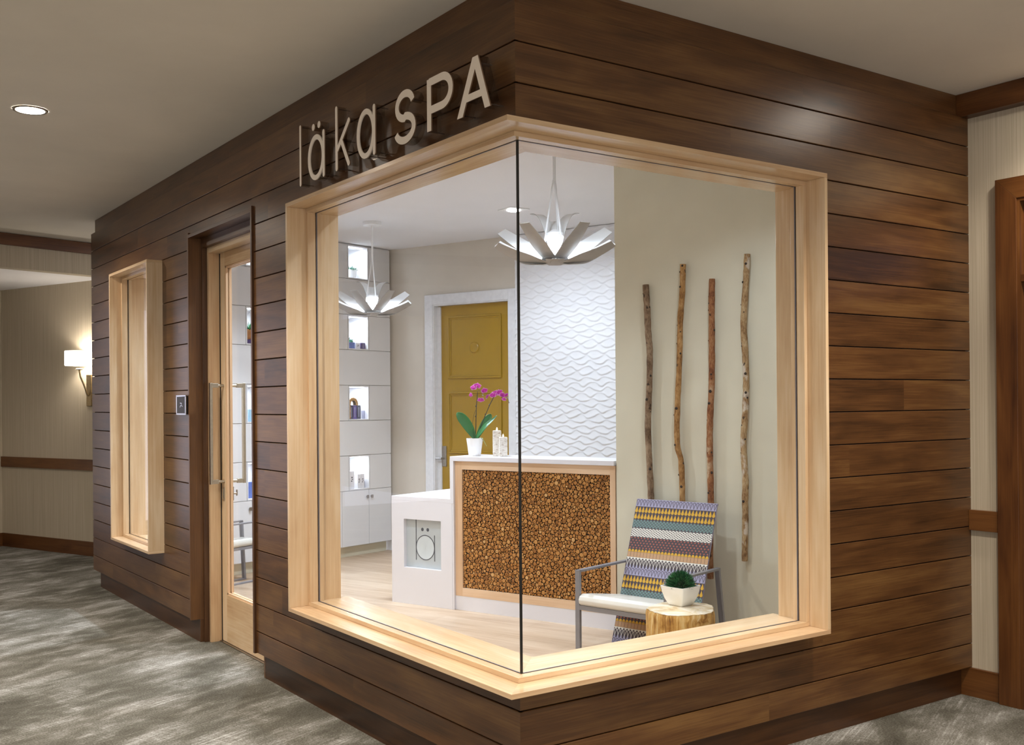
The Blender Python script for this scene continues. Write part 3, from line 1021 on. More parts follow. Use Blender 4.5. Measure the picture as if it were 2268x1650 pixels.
M['letter_edge'] = plain('cream_letter_edge', '#7b614b', 0.5)
RD, FL = ('round', 'round'), ('flat', 'flat')
letter('letter_l', 'lower-case letter l at the left end of the raised sign', 1.626, [(((0, 0.008), (0, 0.272)), 0.019, RD)])
letter('letter_a', 'lower-case letter a with two dots over it, second in the raised sign', 1.543,
       [(((0.167, 0.010), (0.167, 0.198)), 0.0225, RD)], [(0.086, 0.101, 0.085, 0.102, 0.0225, 0, TAU)], [(0.061, 0.240, 0.0155), (0.121, 0.240, 0.0155)])
letter('letter_k', 'lower-case letter k in the middle of the first sign word', 1.248,
       [(((0.003, 0.010), (0.003, 0.268)), 0.0225, RD), (((0.123, 0.193), (0.010, 0.088)), 0.0225, ('round', 'flat')), (((0.050, 0.122), (0.120, 0.012)), 0.0225, ('flat', 'round'))])
letter('letter_a', 'lower-case letter a without dots that ends the first sign word', 1.052,
       [(((0.155, 0.012), (0.155, 0.196)), 0.0225, RD)], [(0.080, 0.102, 0.080, 0.102, 0.0225, 0, TAU)])


def arc(cx, cy, rx, ry, d0, d1, n=16):
    return [(cx + rx * math.cos(R(d0 + (d1 - d0) * k / n)), cy + ry * math.sin(R(d0 + (d1 - d0) * k / n))) for k in range(n + 1)]


s_pts = arc(0.094, 0.138, 0.064, 0.045, 20, 270, 20)[:-1] + [(0.094, 0.098)] + arc(0.092, 0.052, 0.070, 0.046, 90, -160, 20)[1:]
s_pts = arc(0.092, 0.139, 0.062, 0.047, 12, 265, 20) + arc(0.090, 0.053, 0.070, 0.046, 85, -165, 20)
letter('letter_s', 'capital letter S that opens the second sign word', 0.735, [(s_pts, 0.029, FL)])
p_pts = [(0.014, 0.181), (0.105, 0.181)] + arc(0.105, 0.129, 0.062, 0.052, 90, -90, 16)[1:] + [(0.014, 0.077)]
letter('letter_p', 'capital letter P in the middle of the second sign word', 0.474, [(((0.014, 0.0), (0.014, 0.193)), 0.030, FL), (p_pts, 0.029, FL)])
letter('letter_a', 'capital letter A at the right end of the raised sign', 0.266,
       polys=[[(0.0, 0.0), (0.037, 0.0), (0.118, 0.150), (0.103, 0.193)], [(0.178, 0.0), (0.212, 0.0), (0.137, 0.193), (0.118, 0.150)],
              [(0.103, 0.193), (0.118, 0.150), (0.137, 0.193)], [(0.0618, 0.046), (0.1596, 0.046), (0.1496, 0.071), (0.0753, 0.071)]])

# ------------------------------------------------------------------ lobby side on the right
wh = thing('hall_wall', 'beige woven wallpaper wall at the right edge', 'wall', kind='structure')
X = RWX
m = MB()
m.box(X, X + 0.1, -0.19, 0.3, 0, ZC)
m.box(X, X + 0.1, -1.2, -0.19, 2.44, ZC)
m.box(X, X + 0.1, -6, -1.2, 0, ZC)
m.build('wallpaper', 'wallpaper', wh)
m = MB()
m.box(X - 0.07, X - 0.001, -6, 0.02, 2.805, ZC - 0.001, 'y')
m.build('crown', 'cherry', wh, bevel=0.002)
m = MB()
m.box(X - 0.018, X, -0.16, 0.06, 0, 0.138, 'y')
m.build('baseboard', 'cherry', wh, bevel=0.0015)
m = MB()
m.box(X - 0.022, X, -0.16, -0.001, 0.808, 0.906, 'y')
m.build('chair_rail', 'cherry', wh, bevel=0.0015)

d3 = thing('door_3', 'brown wood door in a wide mitred casing at the right edge', 'door', kind='structure')
CX = X - 0.036


def casing(poly, name='casing'):
    m = MB()
    m.prism(poly, lambda a, b, c: (c, a, b), CX, X)
    for k in range(len(m.f)):
        if name == 'casing':
            m.uv[k] = [(m.v[j][2], m.v[j][1] + m.v[j][0]) for j in m.f[k]]
        else:
            m.uv[k] = [(m.v[j][1], m.v[j][2] + m.v[j][0]) for j in m.f[k]]
    m.build(name, 'cherry', d3, bevel=0.0015)


casing([(-0.155, 0.0), (-0.258, 0.0), (-0.258, 2.375), (-0.155, 2.475)])
casing([(-1.235, 0.0), (-1.132, 0.0), (-1.132, 2.375), (-1.235, 2.475)])
casing([(-0.155, 2.475), (-0.258, 2.375), (-1.132, 2.375), (-1.235, 2.475)], 'head_casing')
bx('jamb', 'cherry', d3, CX + 0.006, X + 0.1, -0.272, -0.258, 0, 2.36, grain='z')
bx('head_jamb', 'cherry', d3, CX + 0.006, X + 0.1, -1.14, -0.25, 2.36, 2.376, grain='y')
bx('transom_bar', 'cherry', d3, CX + 0.012, X + 0.09, -1.13, -0.272, 1.985, 2.02, grain='y', bevel=0.001)
bx('transom_stop', 'cherry', d3, X + 0.0, X + 0.03, -0.284, -0.272, 2.02, 2.36, grain='z')
bx('transom_glass', 'lilac_glass', d3, X + 0.03, X + 0.036, -1.13, -0.272, 2.02, 2.36)
bx('leaf', 'dark_glass', d3, X + 0.03, X + 0.07, -1.13, -0.275, 0.008, 1.985, grain='z')

lw = thing('reflection_wall', 'unseen papered wall far off to the left, added for the panes to reflect', 'wall', kind='structure')  # unseen wall added so the glass reflects something dark
m = MB()
m.box(-6.1, -6.0, -1.5, 15.5, 0, ZC)
m.build('wallpaper', 'wallpaper', lw)

# ------------------------------------------------------------------ far left: beam, passage wall
bm_ = thing('wall_beam', 'papered beam with a dark wood crown across the passage', 'wall', (B0.x, B0.y, 0), R(90 - 74), kind='structure')
m = MB()
m.box(-6, 1.7, 0.0, 0.12, 2.623, ZC)
m.build('wallpaper', 'wallpaper', bm_)
m = MB()
m.box(-6, 1.7, -0.022, 0.0, 2.812, ZC - 0.004, 'x')
m.build('crown', 'cherry', bm_, bevel=0.0015)
C0 = Vector((-0.151, 9.013, 0))
wf = thing('wall_far', 'beige papered passage wall with dark wood rails and a wall lamp', 'wall', (C0.x, C0.y, 0), R(90 - 157.6), kind='structure')
# local +x runs towards the viewer's right, local -y faces the lobby
m = MB()
m.box(-0.02, 3.4, 0.0, 0.1, 0, 2.70)
m.build('wallpaper', 'wallpaper', wf)
m = MB()
m.box(0.0, 3.4, -0.014, 0.0, 0.0, 0.137, 'x')
m.build('baseboard', 'cherry', wf, bevel=0.001)
m = MB()
m.box(0.0, 3.4, -0.02, 0.0, 0.822, 0.926, 'x')
m.build('chair_rail', 'cherry', wf, bevel=0.001)
wfl = thing('passage_wall', 'narrow strip of papered wall turning off at the left edge', 'wall', (C0.x, C0.y, 0), R(90 - 74), kind='structure')
m = MB()
m.box(-1.0, -0.001, 0.0, 0.1, 0, 2.70)
m.build('wallpaper', 'wallpaper', wfl)
m = MB()
m.box(-1.0, -0.006, -0.014, 0.0, 0.0, 0.137, 'x')
m.build('baseboard', 'cherry', wfl)

sc = thing('wall_sconce', 'brass wall lamp with a lit drum shade on the passage wall', 'wall lamp', (0.405, 7.664, 1.44), R(90 - 157.6))
m = MB()
m.box(-0.035, 0.035, -0.018, 0.0, 0.0, 0.30)
m.build('back_plate', 'bronze', sc, bevel=0.003)
m = MB()
m.tube([(0, -0.018, 0.10), (0, -0.035, 0.115), (0, -0.05, 0.16), (0, -0.075, 0.22), (0, -0.105, 0.28), (0, -0.115, 0.345)], 0.008, 10)
m.lathe([(0.03, 0.345), (0.034, 0.352), (0.03, 0.36)], 16, (0, -0.115, 0))
m.build('arm', 'bronze', sc, smooth=True)
m = MB()
prof = [(0.118, 0.385), (0.122, 0.39), (0.122, 0.52), (0.118, 0.525)]
m.lathe(prof, 32, (0, -0.125, 0), capb=False, capt=False)
m.build('lamp_shade', 'shade', sc, smooth=True)
lamp('sconce_bulb', 'POINT', (0, -0.125, 0.46), 9, WARM, 0.03, parent=sc)


def downlight(label, loc, power, color, square=False, spot=125, group=None):
    t = thing('recessed_downlight', label, 'ceiling lamp', loc, 0, group)
    m = MB()
    if square:
        m.box(-0.09, 0.09, -0.09, 0.09, -0.006, -0.0005)
        m.build('trim_plate', 'lamp_white', t, bevel=0.002)
        m = MB()
        m.lathe([(0.05, -0.012), (0.055, -0.006)], 24)
        m.build('lens', 'led', t)
    else:
        m.lathe([(0.066, -0.004), (0.072, -0.007), (0.080, -0.006), (0.083, -0.0005)], 32, capb=False, capt=False)
        m.build('trim_ring', 'steel', t, smooth=True)
        m = MB()
        m.lathe([(0.067, -0.0045), (0.067, -0.0005)], 32)
        m.build('lens', 'led_warm', t)
    lamp('downlight_bulb', 'SPOT', (0, 0, -0.03), power, color, 0.06, spot, 0.8, parent=t)
    return t


downlight('round recessed ceiling lamp above the carpet at upper left', (-1.015, 2.729, ZC), 140, WARM)
downlight('round recessed ceiling lamp in front of the right facade, reflected in its boards', (2.343, -0.70, ZC), 70, WARM, False, 132)
lamp('lobby_lamp', 'SPOT', (-1.03, 4.776, ZC - 0.04), 80, WARM, 0.06, 168, 0.6)
lamp('passage_lamp', 'SPOT', (-1.6, 7.9, 2.6), 16, WARM, 0.06, 140, 0.8)

# ------------------------------------------------------------------ spa room shell
TB = R(-69.5)                      # back wall, desk, branch wall: local x to the right, local y away
wb = thing('wall_back', 'beige painted back wall of the spa with the yellow door', 'wall', (2.894, 6.19, 0), TB, kind='structure')
m = MB()
m.box(-0.2, 0.515, 0.0, 0.12, 0, ZS)
m.box(0.515, 1.40, 0.0, 0.12, 2.385, ZS)
m.box(1.40, 3.6, 0.0, 0.12, 0, ZS)
m.build('plaster', 'beige_wall', wb)

d2 = thing('door_2', 'mustard yellow panelled door in a white casing behind the desk', 'door', (2.894, 6.19, 0), TB, kind='structure')
m = MB()
m.box(0.421, 0.516, -0.02, 0.0, 0, 2.473, 'z')
m.build('casing', 'trim_white', d2, bevel=0.002)
m = MB()
m.box(1.395, 1.472, -0.02, 0.0, 0, 2.473, 'z')
m.build('casing', 'trim_white', d2, bevel=0.002)
m = MB()
m.box(0.516, 1.395, -0.02, 0.0, 2.378, 2.473, 'x')
m.build('head_casing', 'trim_white', d2, bevel=0.002)
m = MB()
m.box(0.510, 0.530, -0.012, 0.12, 0, 2.378, 'z')
m.box(0.530, 0.572, 0.035, 0.05, 0, 2.36, 'z')
m.box(1.385, 1.402, -0.012, 0.12, 0, 2.378, 'z')
m.box(0.530, 1.385, -0.012, 0.12, 2.366, 2.385, 'x')
m.build('frame', 'trim_white', d2, bevel=0.001)
m = MB()
m.box(0.531, 1.385, 0.05, 0.095, 0.005, 2.365)
m.build('leaf', 'yellow', d2, bevel=0.001)


def moulding(x0, x1, za, zb):
    m = MB()
    for (w0, w1, h) in ((0.0, 0.016, 0.012), (0.016, 0.030, 0.007)):
        yy0, yy1 = 0.05 - h, 0.05
        m.box(x0 + w0, x1 - w0, yy0, yy1, zb - w1, zb - w0)
        m.box(x0 + w0, x1 - w0, yy0, yy1, za + w0, za + w1)
        m.box(x0 + w0, x0 + w1, yy0, yy1, za + w1, zb - w1)
        m.box(x1 - w1, x1 - w0, yy0, yy1, za + w1, zb - w1)
    m.build('panel_moulding', 'yellow', d2, bevel=0.004)


moulding(0.655, 1.268, 1.672, 2.262)
moulding(0.655, 1.268, 0.965, 1.545)
moulding(0.655, 1.268, 0.25, 0.84)
m = MB()
m.lathe([(0.050, 0.0), (0.052, 0.006), (0.044, 0.014), (0.036, 0.010), (0.0, 0.012)], 28)
boss = m.build('centre_boss', 'yellow', d2, smooth=True, loc=(0.961, 0.05, 1.960))
boss.rotation_euler = (R(90), 0, 0)
m = MB()
m.box(0.556, 0.626, 0.042, 0.05, 0.838, 1.033)
m.build('lock_plate', 'steel', d2, bevel=0.002)
m = MB()
m.tube([(0.592, 0.05, 0.915), (0.592, 0.0, 0.915)], 0.011, 12)
m.tube([(0.598, 0.0, 0.915), (0.470, 0.0, 0.915)], 0.0095, 12)
m.build('lever', 'chrome', d2, smooth=True)
bs = thing('baseboard_back', 'white baseboard along the back wall of the spa', 'baseboard', (2.894, 6.19, 0), TB, kind='structure')
bx('board', 'trim_white', bs, -0.2, 0.42, -0.014, 0, 0, 0.11)

# carved wave panel right of the yellow door
wp = thing('wave_panel', 'white carved wave-relief wall panel behind the desk', 'wall panel', (2.894, 6.19, 0), TB)


def wave_panel(x0, x1, za, zb, step=0.0075):
    rnd = random.Random(5)
    RP, LAM, AMP, DEP = 0.046, 0.180, 0.0165, 0.0085
    nrow = int((zb - za) / RP) + 6
    ph = []
    for j in range(nrow):
        ph.append((math.pi * j + rnd.uniform(-1.25, 1.25) + j * 0.25, AMP * rnd.uniform(0.7, 1.15)))

    def edge(j, x):
        p_, a_ = ph[j]
        return (j - 2) * RP + a_ * math.sin(TAU * x / LAM + p_) + a_ * 0.22 * math.sin(2 * TAU * x / LAM + p_ * 1.3)
    nx, nz = int((x1 - x0) / step), int((zb - za) / (step * 0.72))
    V, F = [], []
    for i in range(nz + 1):
        zz = (zb - za) * i / nz
        for k in range(nx + 1):
            x = x0 + (x1 - x0) * k / nx
            j = max(0, int(zz / RP) + 2 - 2)
            while j + 1 < nrow and edge(j + 1, x) <= zz:
                j += 1
            e0 = edge(j, x)
            e1 = edge(j + 1, x) if j + 1 < nrow else e0 + RP
            w = max(0.004, e1 - e0)
            f = min(1, max(0, (zz - e0) / w))
            dd = DEP * min(1.0, w / RP) * (1 - f) ** 1.6 * min(1.0, f / 0.10 + 0.25)
            V.append((x, -0.030 - dd, za + zz))
    for i in range(nz):
        for k in range(nx):
            a = i * (nx + 1) + k
            F.append((a, a + 1, a + nx + 2, a + nx + 1))
    m = MB()
    m.indexed(V, F)
    m.build('relief_face', 'relief', wp, smooth=True, angle=60)
    bx('backing_board', 'white_wall', wp, x0, x1, -0.030, -0.001, za, zb)


M['relief'] = plain('white_relief_gloss', '#e4e4e8', 0.22, grain=0.01, gscale=5)
wave_panel(1.482, 2.61, 0.03, ZS - 0.004)

# protruding wall with the branches
wfe = thing('feature_wall', 'cream painted wall carrying four upright branches', 'wall', (2.269, 2.129, 0), TB, kind='structure')
bx('plaster', 'cream_wall', wfe, 0.0, 2.30, 0.0, 0.10, 0, ZS)
bx('side_return', 'cream_wall', wfe, 0.0, 0.10, 0.10, 2.05, 0, ZS)
bx('baseboard', 'trim_white', wfe, 0.0, 2.25, -0.013, 0.0, 0, 0.122, bevel=0.002)

# ------------------------------------------------------------------ built-in cabinet wall
TS = R(90 - 72.8)
cb = thing('wall_cabinet', 'white lacquered built-in cabinet wall with lit open niches', 'cabinet', (2.866, 6.181, 0), TS)
ZR = [0.625, 0.955, 1.283, 1.617, 1.950, 2.280, 2.617, 2.940]   # row lines
XL = -2.75
NICH = [(-0.566, -0.294), (-1.742, -1.470)]
ND = 0.30
m = MB()
rects = [(XL, 0.0, 0.10, ZS - 0.001)]
for (a, b) in NICH:
    for k in (0, 2, 4, 6):
        rects = subtract(rects, (a, b, ZR[k] + 0.012, ZR[k + 1] - 0.014))
for (p, q, r0, r1) in rects:
    m.box(p, q, 0.019, 0.30, r0, r1)
m.build('carcass', 'cab_white', cb)
bx('back_panel', 'cab_white', cb, XL, 0.0, 0.30, 0.32, 0.0, ZS - 0.001)
bx('plinth', 'cream_wall', cb, XL, -0.02, 0.06, 0.09, 0.0, 0.102)
G = 0.0022


def front(name, x0, x1, za, zb):
    return bx(name, 'cab_white', cb, x0 + G, x1 - G, 0.0, 0.018, za + G, zb - G, bevel=0.0012)


cols = [0.0, -0.294, -0.566, -0.862, -1.166, -1.470, -1.742, -2.04, -2.34, XL]
for k in range(7):
    if k % 2 == 1:                       # full-width bands
        front('door', -1.03, -0.004, ZR[k], ZR[k + 1])
        front('door', -2.06, -1.03, ZR[k], ZR[k + 1])
        front('door', XL, -2.06, ZR[k], ZR[k + 1])
    else:
        for a, b in zip(cols[1:], cols[:-1]):
            if (a, b) in NICH:
                m = MB()
                u0, u1 = a + G, b - G
                v0, v1 = ZR[k] + G, ZR[k + 1] - G
                t = 0.011
                m.box(u0, u0 + t, 0.0, 0.30, v0, v1)
                m.box(u1 - t, u1, 0.0, 0.30, v0, v1)
                m.box(u0 + t, u1 - t, 0.0, 0.30, v0, v0 + t)
                m.box(u0 + t, u1 - t, 0.0, 0.30, v1 - t, v1)
                m.box(u0 + t, u1 - t, 0.288, 0.30, v0 + t, v1 - t)
                nc = m.build('niche_box', 'cab_white', cb)
                m = MB()
                m.box(u0 + 0.03, u1 - 0.03, 0.05, 0.075, v1 - t - 0.005, v1 - t - 0.0005)
                m.build('niche_light', 'niche_led', nc)
                lamp('niche_bulb', 'AREA', ((a + b) / 2, 0.09, ZR[k + 1] - 0.03), 2.4, COOL, 0.18, parent=cb, sizey=0.05)
            else:
                front('door', a, b if b < 0 else -0.004, ZR[k], ZR[k + 1])
kx = [0.0, -0.309, -0.655, -1.0, -1.345, -1.69, -2.035, -2.38, XL]
for i, (a, b) in enumerate(zip(kx[1:], kx[:-1])):
    dr = front('base_door', a, b if b < 0 else -0.004, 0.104, ZR[0])
    m = MB()
    xx = a + 0.028 if i % 2 == 0 else b - 0.028
    m.box(xx - 0.013, xx + 0.013, -0.020, -0.014, 0.542, 0.572)
    m.box(xx - 0.006, xx + 0.006, -0.014, 0.0, 0.550, 0.564)
    m.build('knob', 'steel', dr, bevel=0.001)


def on_shelf(x, y, z):
    """cabinet-local to world"""
    v = Matrix.Rotation(TS, 4, 'Z') @ Vector((x, y, 0))
    return (2.866 + v.x, 6.181 + v.y, z)


def carton(name, label, x, w, d, h, z, mat, y=0.10, pr=None, group=None, cat='box'):
    t = thing(name, label, cat, on_shelf(x, y, z), TS, group)
    bx('carton', mat, t, -w / 2, w / 2, -d / 2, d / 2, 0.0, h, bevel=0.0012)
    if pr:
        m = MB()
        if pr == 'mark':
            m.box(-w * 0.16, w * 0.16, -d / 2 - 0.0006, -d / 2 - 0.0001, h * 0.60, h * 0.68)
            m.box(-w * 0.08, w * 0.20, -d / 2 - 0.0006, -d / 2 - 0.0001, h * 0.50, h * 0.56)
            m.box(-w * 0.22, w * 0.05, -d / 2 - 0.0006, -d / 2 - 0.0001, h * 0.40, h * 0.47)
            m.build('print', 'print', t)
        else:
            m.box(-w * 0.06, w * 0.06, -d / 2 - 0.0006, -d / 2 - 0.0001, h * 0.15, h * 0.85)
            m.build('print', 'silver', t)
    return t


def tuft(m, n, r, h, base=(0, 0, 0), w=0.004, spread=1.1, mi=2, rnd=None, curve=0.3):
    rnd = rnd or random
    for i in range(n):
        a = rnd.uniform(0, TAU)
        el = math.acos(rnd.uniform(math.cos(spread), 1.0))
        L = h * rnd.uniform(0.75, 1.08) * (1 if el < 0.8 else 0.92)
        o = Vector(base) + Vector((math.cos(a), math.sin(a), 0)) * r * rnd.uniform(0, 1) ** 0.5 * (0.35 + 0.65 * el / spread)
        d = Vector((math.sin(el) * math.cos(a), math.sin(el) * math.sin(a), math.cos(el)))
        sd = d.cross(Vector((rnd.uniform(-1, 1), rnd.uniform(-1, 1), rnd.uniform(-1, 1)))).normalized() * w / 2
        droop = Vector((0, 0, -curve * L * math.sin(el) * 0.35))
        p1 = o + d * L * 0.55
        p2 = o + d * L + droop
        k = rnd.randrange(mi)
        m.face([o - sd, o + sd, p1 + sd * 0.9, p1 - sd * 0.9], None, (rnd.random(), 0), k)
        m.face([p1 - sd * 0.9, p1 + sd * 0.9, p2], None, (rnd.random(), 0), k)


def small_plant(label, x, z, y, potmat, pr, ph, th, leafmats=('succulent', 'grass'), broad=False, name='potted_plant'):
    t = thing(name, label, 'potted plant', on_shelf(x, y, z), TS)
    m = MB()
    m.lathe([(pr * 0.72, 0), (pr * 0.95, ph * 0.5), (pr, ph), (pr * 0.88, ph), (pr * 0.86, ph * 0.9), (0.0, ph * 0.9)], 24)
    m.build('pot', potmat, t, smooth=True)
    m = MB()
    tuft(m, 90, pr * 0.7, th, (0, 0, ph * 0.85), 0.016 if broad else 0.008, 1.35, 2, random.Random(int(x * 1000)))
    m.build('foliage', list(leafmats), t)
    return t


FL_ = 0.0133     # niche floor above the row line
small_plant('little green plant in a white pot in the topmost niche', -0.392, ZR[6] + FL_, 0.14, 'pot_white', 0.057, 0.096, 0.062)
small_plant('leafy plant in a small clay pot behind cartons in the second niche', -0.405, ZR[4] + FL_, 0.20, 'terracotta', 0.042, 0.075, 0.070, broad=True)
z2 = ZR[4] + FL_
carton('carton', 'blue carton in front of the clay-potted plant in the second niche', -0.487, 0.074, 0.055, 0.060, z2, 'blue_box', 0.058, group='cartons in the second niche')
carton('carton', 'white printed carton between a blue and a violet one', -0.408, 0.056, 0.05, 0.058, z2, 'pale_box', 0.055, 'mark', 'cartons in the second niche')
carton('carton', 'violet carton at the right end of the second niche row', -0.342, 0.052, 0.05, 0.060, z2, 'violet', 0.055, 'line', 'cartons in the second niche')
z3 = ZR[2] + FL_
for i, (xx, lab, mt) in enumerate(((-0.488, 'dark navy carton at the left, half behind the log ring', 'navy'), (-0.438, 'dark navy carton second from the left behind the log ring', 'navy'),
                                   (-0.387, 'dark violet carton just right of the log ring', 'violet'), (-0.337, 'dark navy carton at the right end beside the clear tumbler', 'navy'))):
    carton('carton', lab, xx, 0.047, 0.047, 0.132, z3, mt, 0.125, 'line', 'dark cartons in the third niche')
lr = thing('log_ring', 'decorative ring of sliced twigs in front of dark cartons', 'ornament', on_shelf(-0.470, 0.058, z3), TS)
m = MB()
rnd = random.Random(4)
cen = []
for k in range(15):
    for rr in (0.056, 0.042):
        a = R(205 - k * 15)
        zz = 0.142 + rr * math.sin(a)
        if k < 1:
            continue
        cen.append((rr * math.cos(a), zz))
for k in range(10):
    for rr in (0.056, 0.042):
        cen.append((-rr + 0.0, 0.012 + k * 0.0135))
for (cx, cz) in cen:
    r = rnd.uniform(0.0055, 0.0078)
    m.prism([(cx + r * math.cos(TAU * q / 9), cz + r * math.sin(TAU * q / 9)) for q in range(9)], lambda a, b, c: (a, c, b), -0.024, 0.020, (rnd.uniform(0.6, 1), rnd.random()), 0, mi_side=1)
m.build('twig_slices', ['slice', 'birch_end'], lr)
m = MB()
ring_prism(m, 0, 0.142, 0.063, 0.063, 0.028, lambda a, b, c: (a, c, b), -0.019, 0.017, 24, a0=R(-12), a1=R(180))
m.box(-0.063, -0.035, -0.019, 0.017, 0.0, 0.142)
m.build('ring_core', 'slice_dark', lr)
tb_ = thing('tumbler', 'clear tumbler at the right end of the third niche', 'glass', on_shelf(-0.3285, 0.05, z3), TS)
m = MB()
m.lathe([(0.014, 0.0), (0.018, 0.08), (0.0165, 0.08), (0.013, 0.004), (0.0, 0.004)], 20)
m.build('cup', 'clear', tb_, smooth=True)
z4 = ZR[0] + FL_
carton('carton', 'tall white printed carton at the left of the lowest niche', -0.490, 0.060, 0.06, 0.168, z4, 'pale_box', 0.07, 'mark', 'white cartons in the lowest niche')
carton('carton', 'shorter white printed carton in the middle of the lowest niche', -0.405, 0.042, 0.05, 0.135, z4, 'pale_box', 0.055, 'mark', 'white cartons in the lowest niche')
carton('carton', 'shorter white printed carton at the right of the lowest niche', -0.360, 0.042, 0.05, 0.135, z4, 'pale_box', 0.055, 'mark', 'white cartons in the lowest niche')
tb2 = thing('tumbler', 'short clear tumbler beside the white cartons of the lowest niche', 'glass', on_shelf(-0.3235, 0.06, z4), TS)
m = MB()
m.lathe([(0.013, 0.0), (0.0155, 0.062), (0.014, 0.062), (0.012, 0.004), (0.0, 0.004)], 20)
m.build('cup', 'clear', tb2, smooth=True)
# the niches seen through the entrance door
vs = thing('potted_plant', 'green plant in a patterned orange vase seen through the entrance door', 'potted plant', on_shelf(-1.665, 0.075, ZR[4] + FL_), TS)
m = MB()
m.lathe([(0.046, 0.0), (0.046, 0.036)], 20)
m.build('vase_foot', 'violet', vs, smooth=True)
m = MB()
m.lathe([(0.032, 0.036), (0.044, 0.07), (0.047, 0.10), (0.036, 0.125), (0.032, 0.125), (0.0, 0.12)], 20)
m.build('vase', 'terracotta', vs, smooth=True)
m = MB()
tuft(m, 60, 0.03, 0.085, (0, 0, 0.115), 0.012, 1.2, 2, random.Random(9))
m.build('foliage', ['succulent', 'grass_lt'], vs)
carton('bottle_box', 'pale blue carton in the third niche seen through the entrance door', -1.655, 0.07, 0.06, 0.105, z3, 'paleblue', 0.07)
bk = thing('book', 'upright blue book in the lowest niche seen through the entrance door', 'book', on_shelf(-1.660, 0.075, z4), TS)
m = MB()
m.box(-0.045, 0.045, -0.0045, 0.0045, 0.0, 0.14)
m.build('cover', 'blue_box', bk, bevel=0.001)
bx('pages', 'pale_box', bk, -0.041, 0.046, -0.003, 0.003, 0.003, 0.137)

# ------------------------------------------------------------------ reception desk
dk = thing('reception_desk', 'white two-level reception desk with a panel of sliced twigs', 'desk', (1.796, 3.337, 0), TB)
m = MB()
m.box(-0.012, 1.290, -0.001, 0.33, 1.040, 1.070)
m.box(-0.012, 0.018, -0.001, 0.33, 0.74, 1.040)
m.box(0.004, 0.018, 0.0, 0.33, 0.0, 0.74)
m.build('ledge_top', 'desk_white', dk, bevel=0.0015)
# lower counter with a recessed logo panel
m = MB()
rects = subtract([(-0.552, 0.003, 0.0, 0.742)], (-0.437, -0.097, 0.263, 0.611))
for (p, q, r0, r1) in rects:
    m.box(p, q, 0.0, 0.045, r0, r1)
m.box(-0.552, -0.522, 0.045, 0.72, 0.0, 0.742)
m.build('counter_front', 'desk_white', dk)
m = MB()
m.prism([(-0.552, 0.0), (-0.012, 0.0), (-0.012, 0.33), (0.9, 0.33), (0.9, 0.72), (-0.552, 0.72)], lambda a, b, c: (a, b, c), 0.742, 0.772)
m.build('counter_top', 'desk_white', dk, bevel=0.0012)
m = MB()
m.box(-0.437, -0.097, 0.030, 0.040, 0.263, 0.611)
lg = m.build('logo_panel', 'frost', dk)
m = MB()
fd = lambda a, b, c: (a, c, b)
for (p, q) in (((-0.346, 0.318), (-0.346, 0.611)), ((-0.178, 0.318), (-0.178, 0.503))):
    m.box(p[0] - 0.0032, p[0] + 0.0032, 0.0285, 0.030, p[1], q[1])
ring_prism(m, -0.262, 0.411, 0.086, 0.090, 0.0060, fd, 0.0285, 0.030, 48)
for cx in (-0.288, -0.239):
    m.prism([(cx + 0.0115 * math.cos(TAU * k / 20), 0.539 + 0.0125 * math.sin(TAU * k / 20)) for k in range(20)], fd, 0.0285, 0.030)
m.build('logo', 'logo', lg)
m = MB()
ring_prism(m, -0.262, 0.411, 0.080, 0.084, 0.0835, fd, 0.0292, 0.0300, 48)
m.build('logo_disc', plain('pale_blue_disc', '#cdd6db', 0.25, grain=0.02, gscale=8), lg)
# maple framed panel
YF = 0.017
bx('frame_stile', 'maple_pale', dk, 0.019, 0.080, YF, YF + 0.04, 0.10, 1.038, grain='z')
bx('frame_stile', 'maple_pale', dk, 1.252, 1.290, YF, YF + 0.04, 0.10, 1.038, grain='z')
bx('frame_rail', 'maple_pale', dk, 0.080, 1.252, YF, YF + 0.04, 0.980, 1.038, grain='x')
bx('frame_rail', 'maple_pale', dk, 0.080, 1.252, YF, YF + 0.04, 0.10, 0.157, grain='x')
bx('kick_board', 'desk_white', dk, 0.012, 1.290, YF + 0.001, YF + 0.045, 0.0, 0.0995)
bx('panel_back', 'slice_dark', dk, 0.019, 1.290, YF + 0.022, YF + 0.06, 0.10, 1.038)


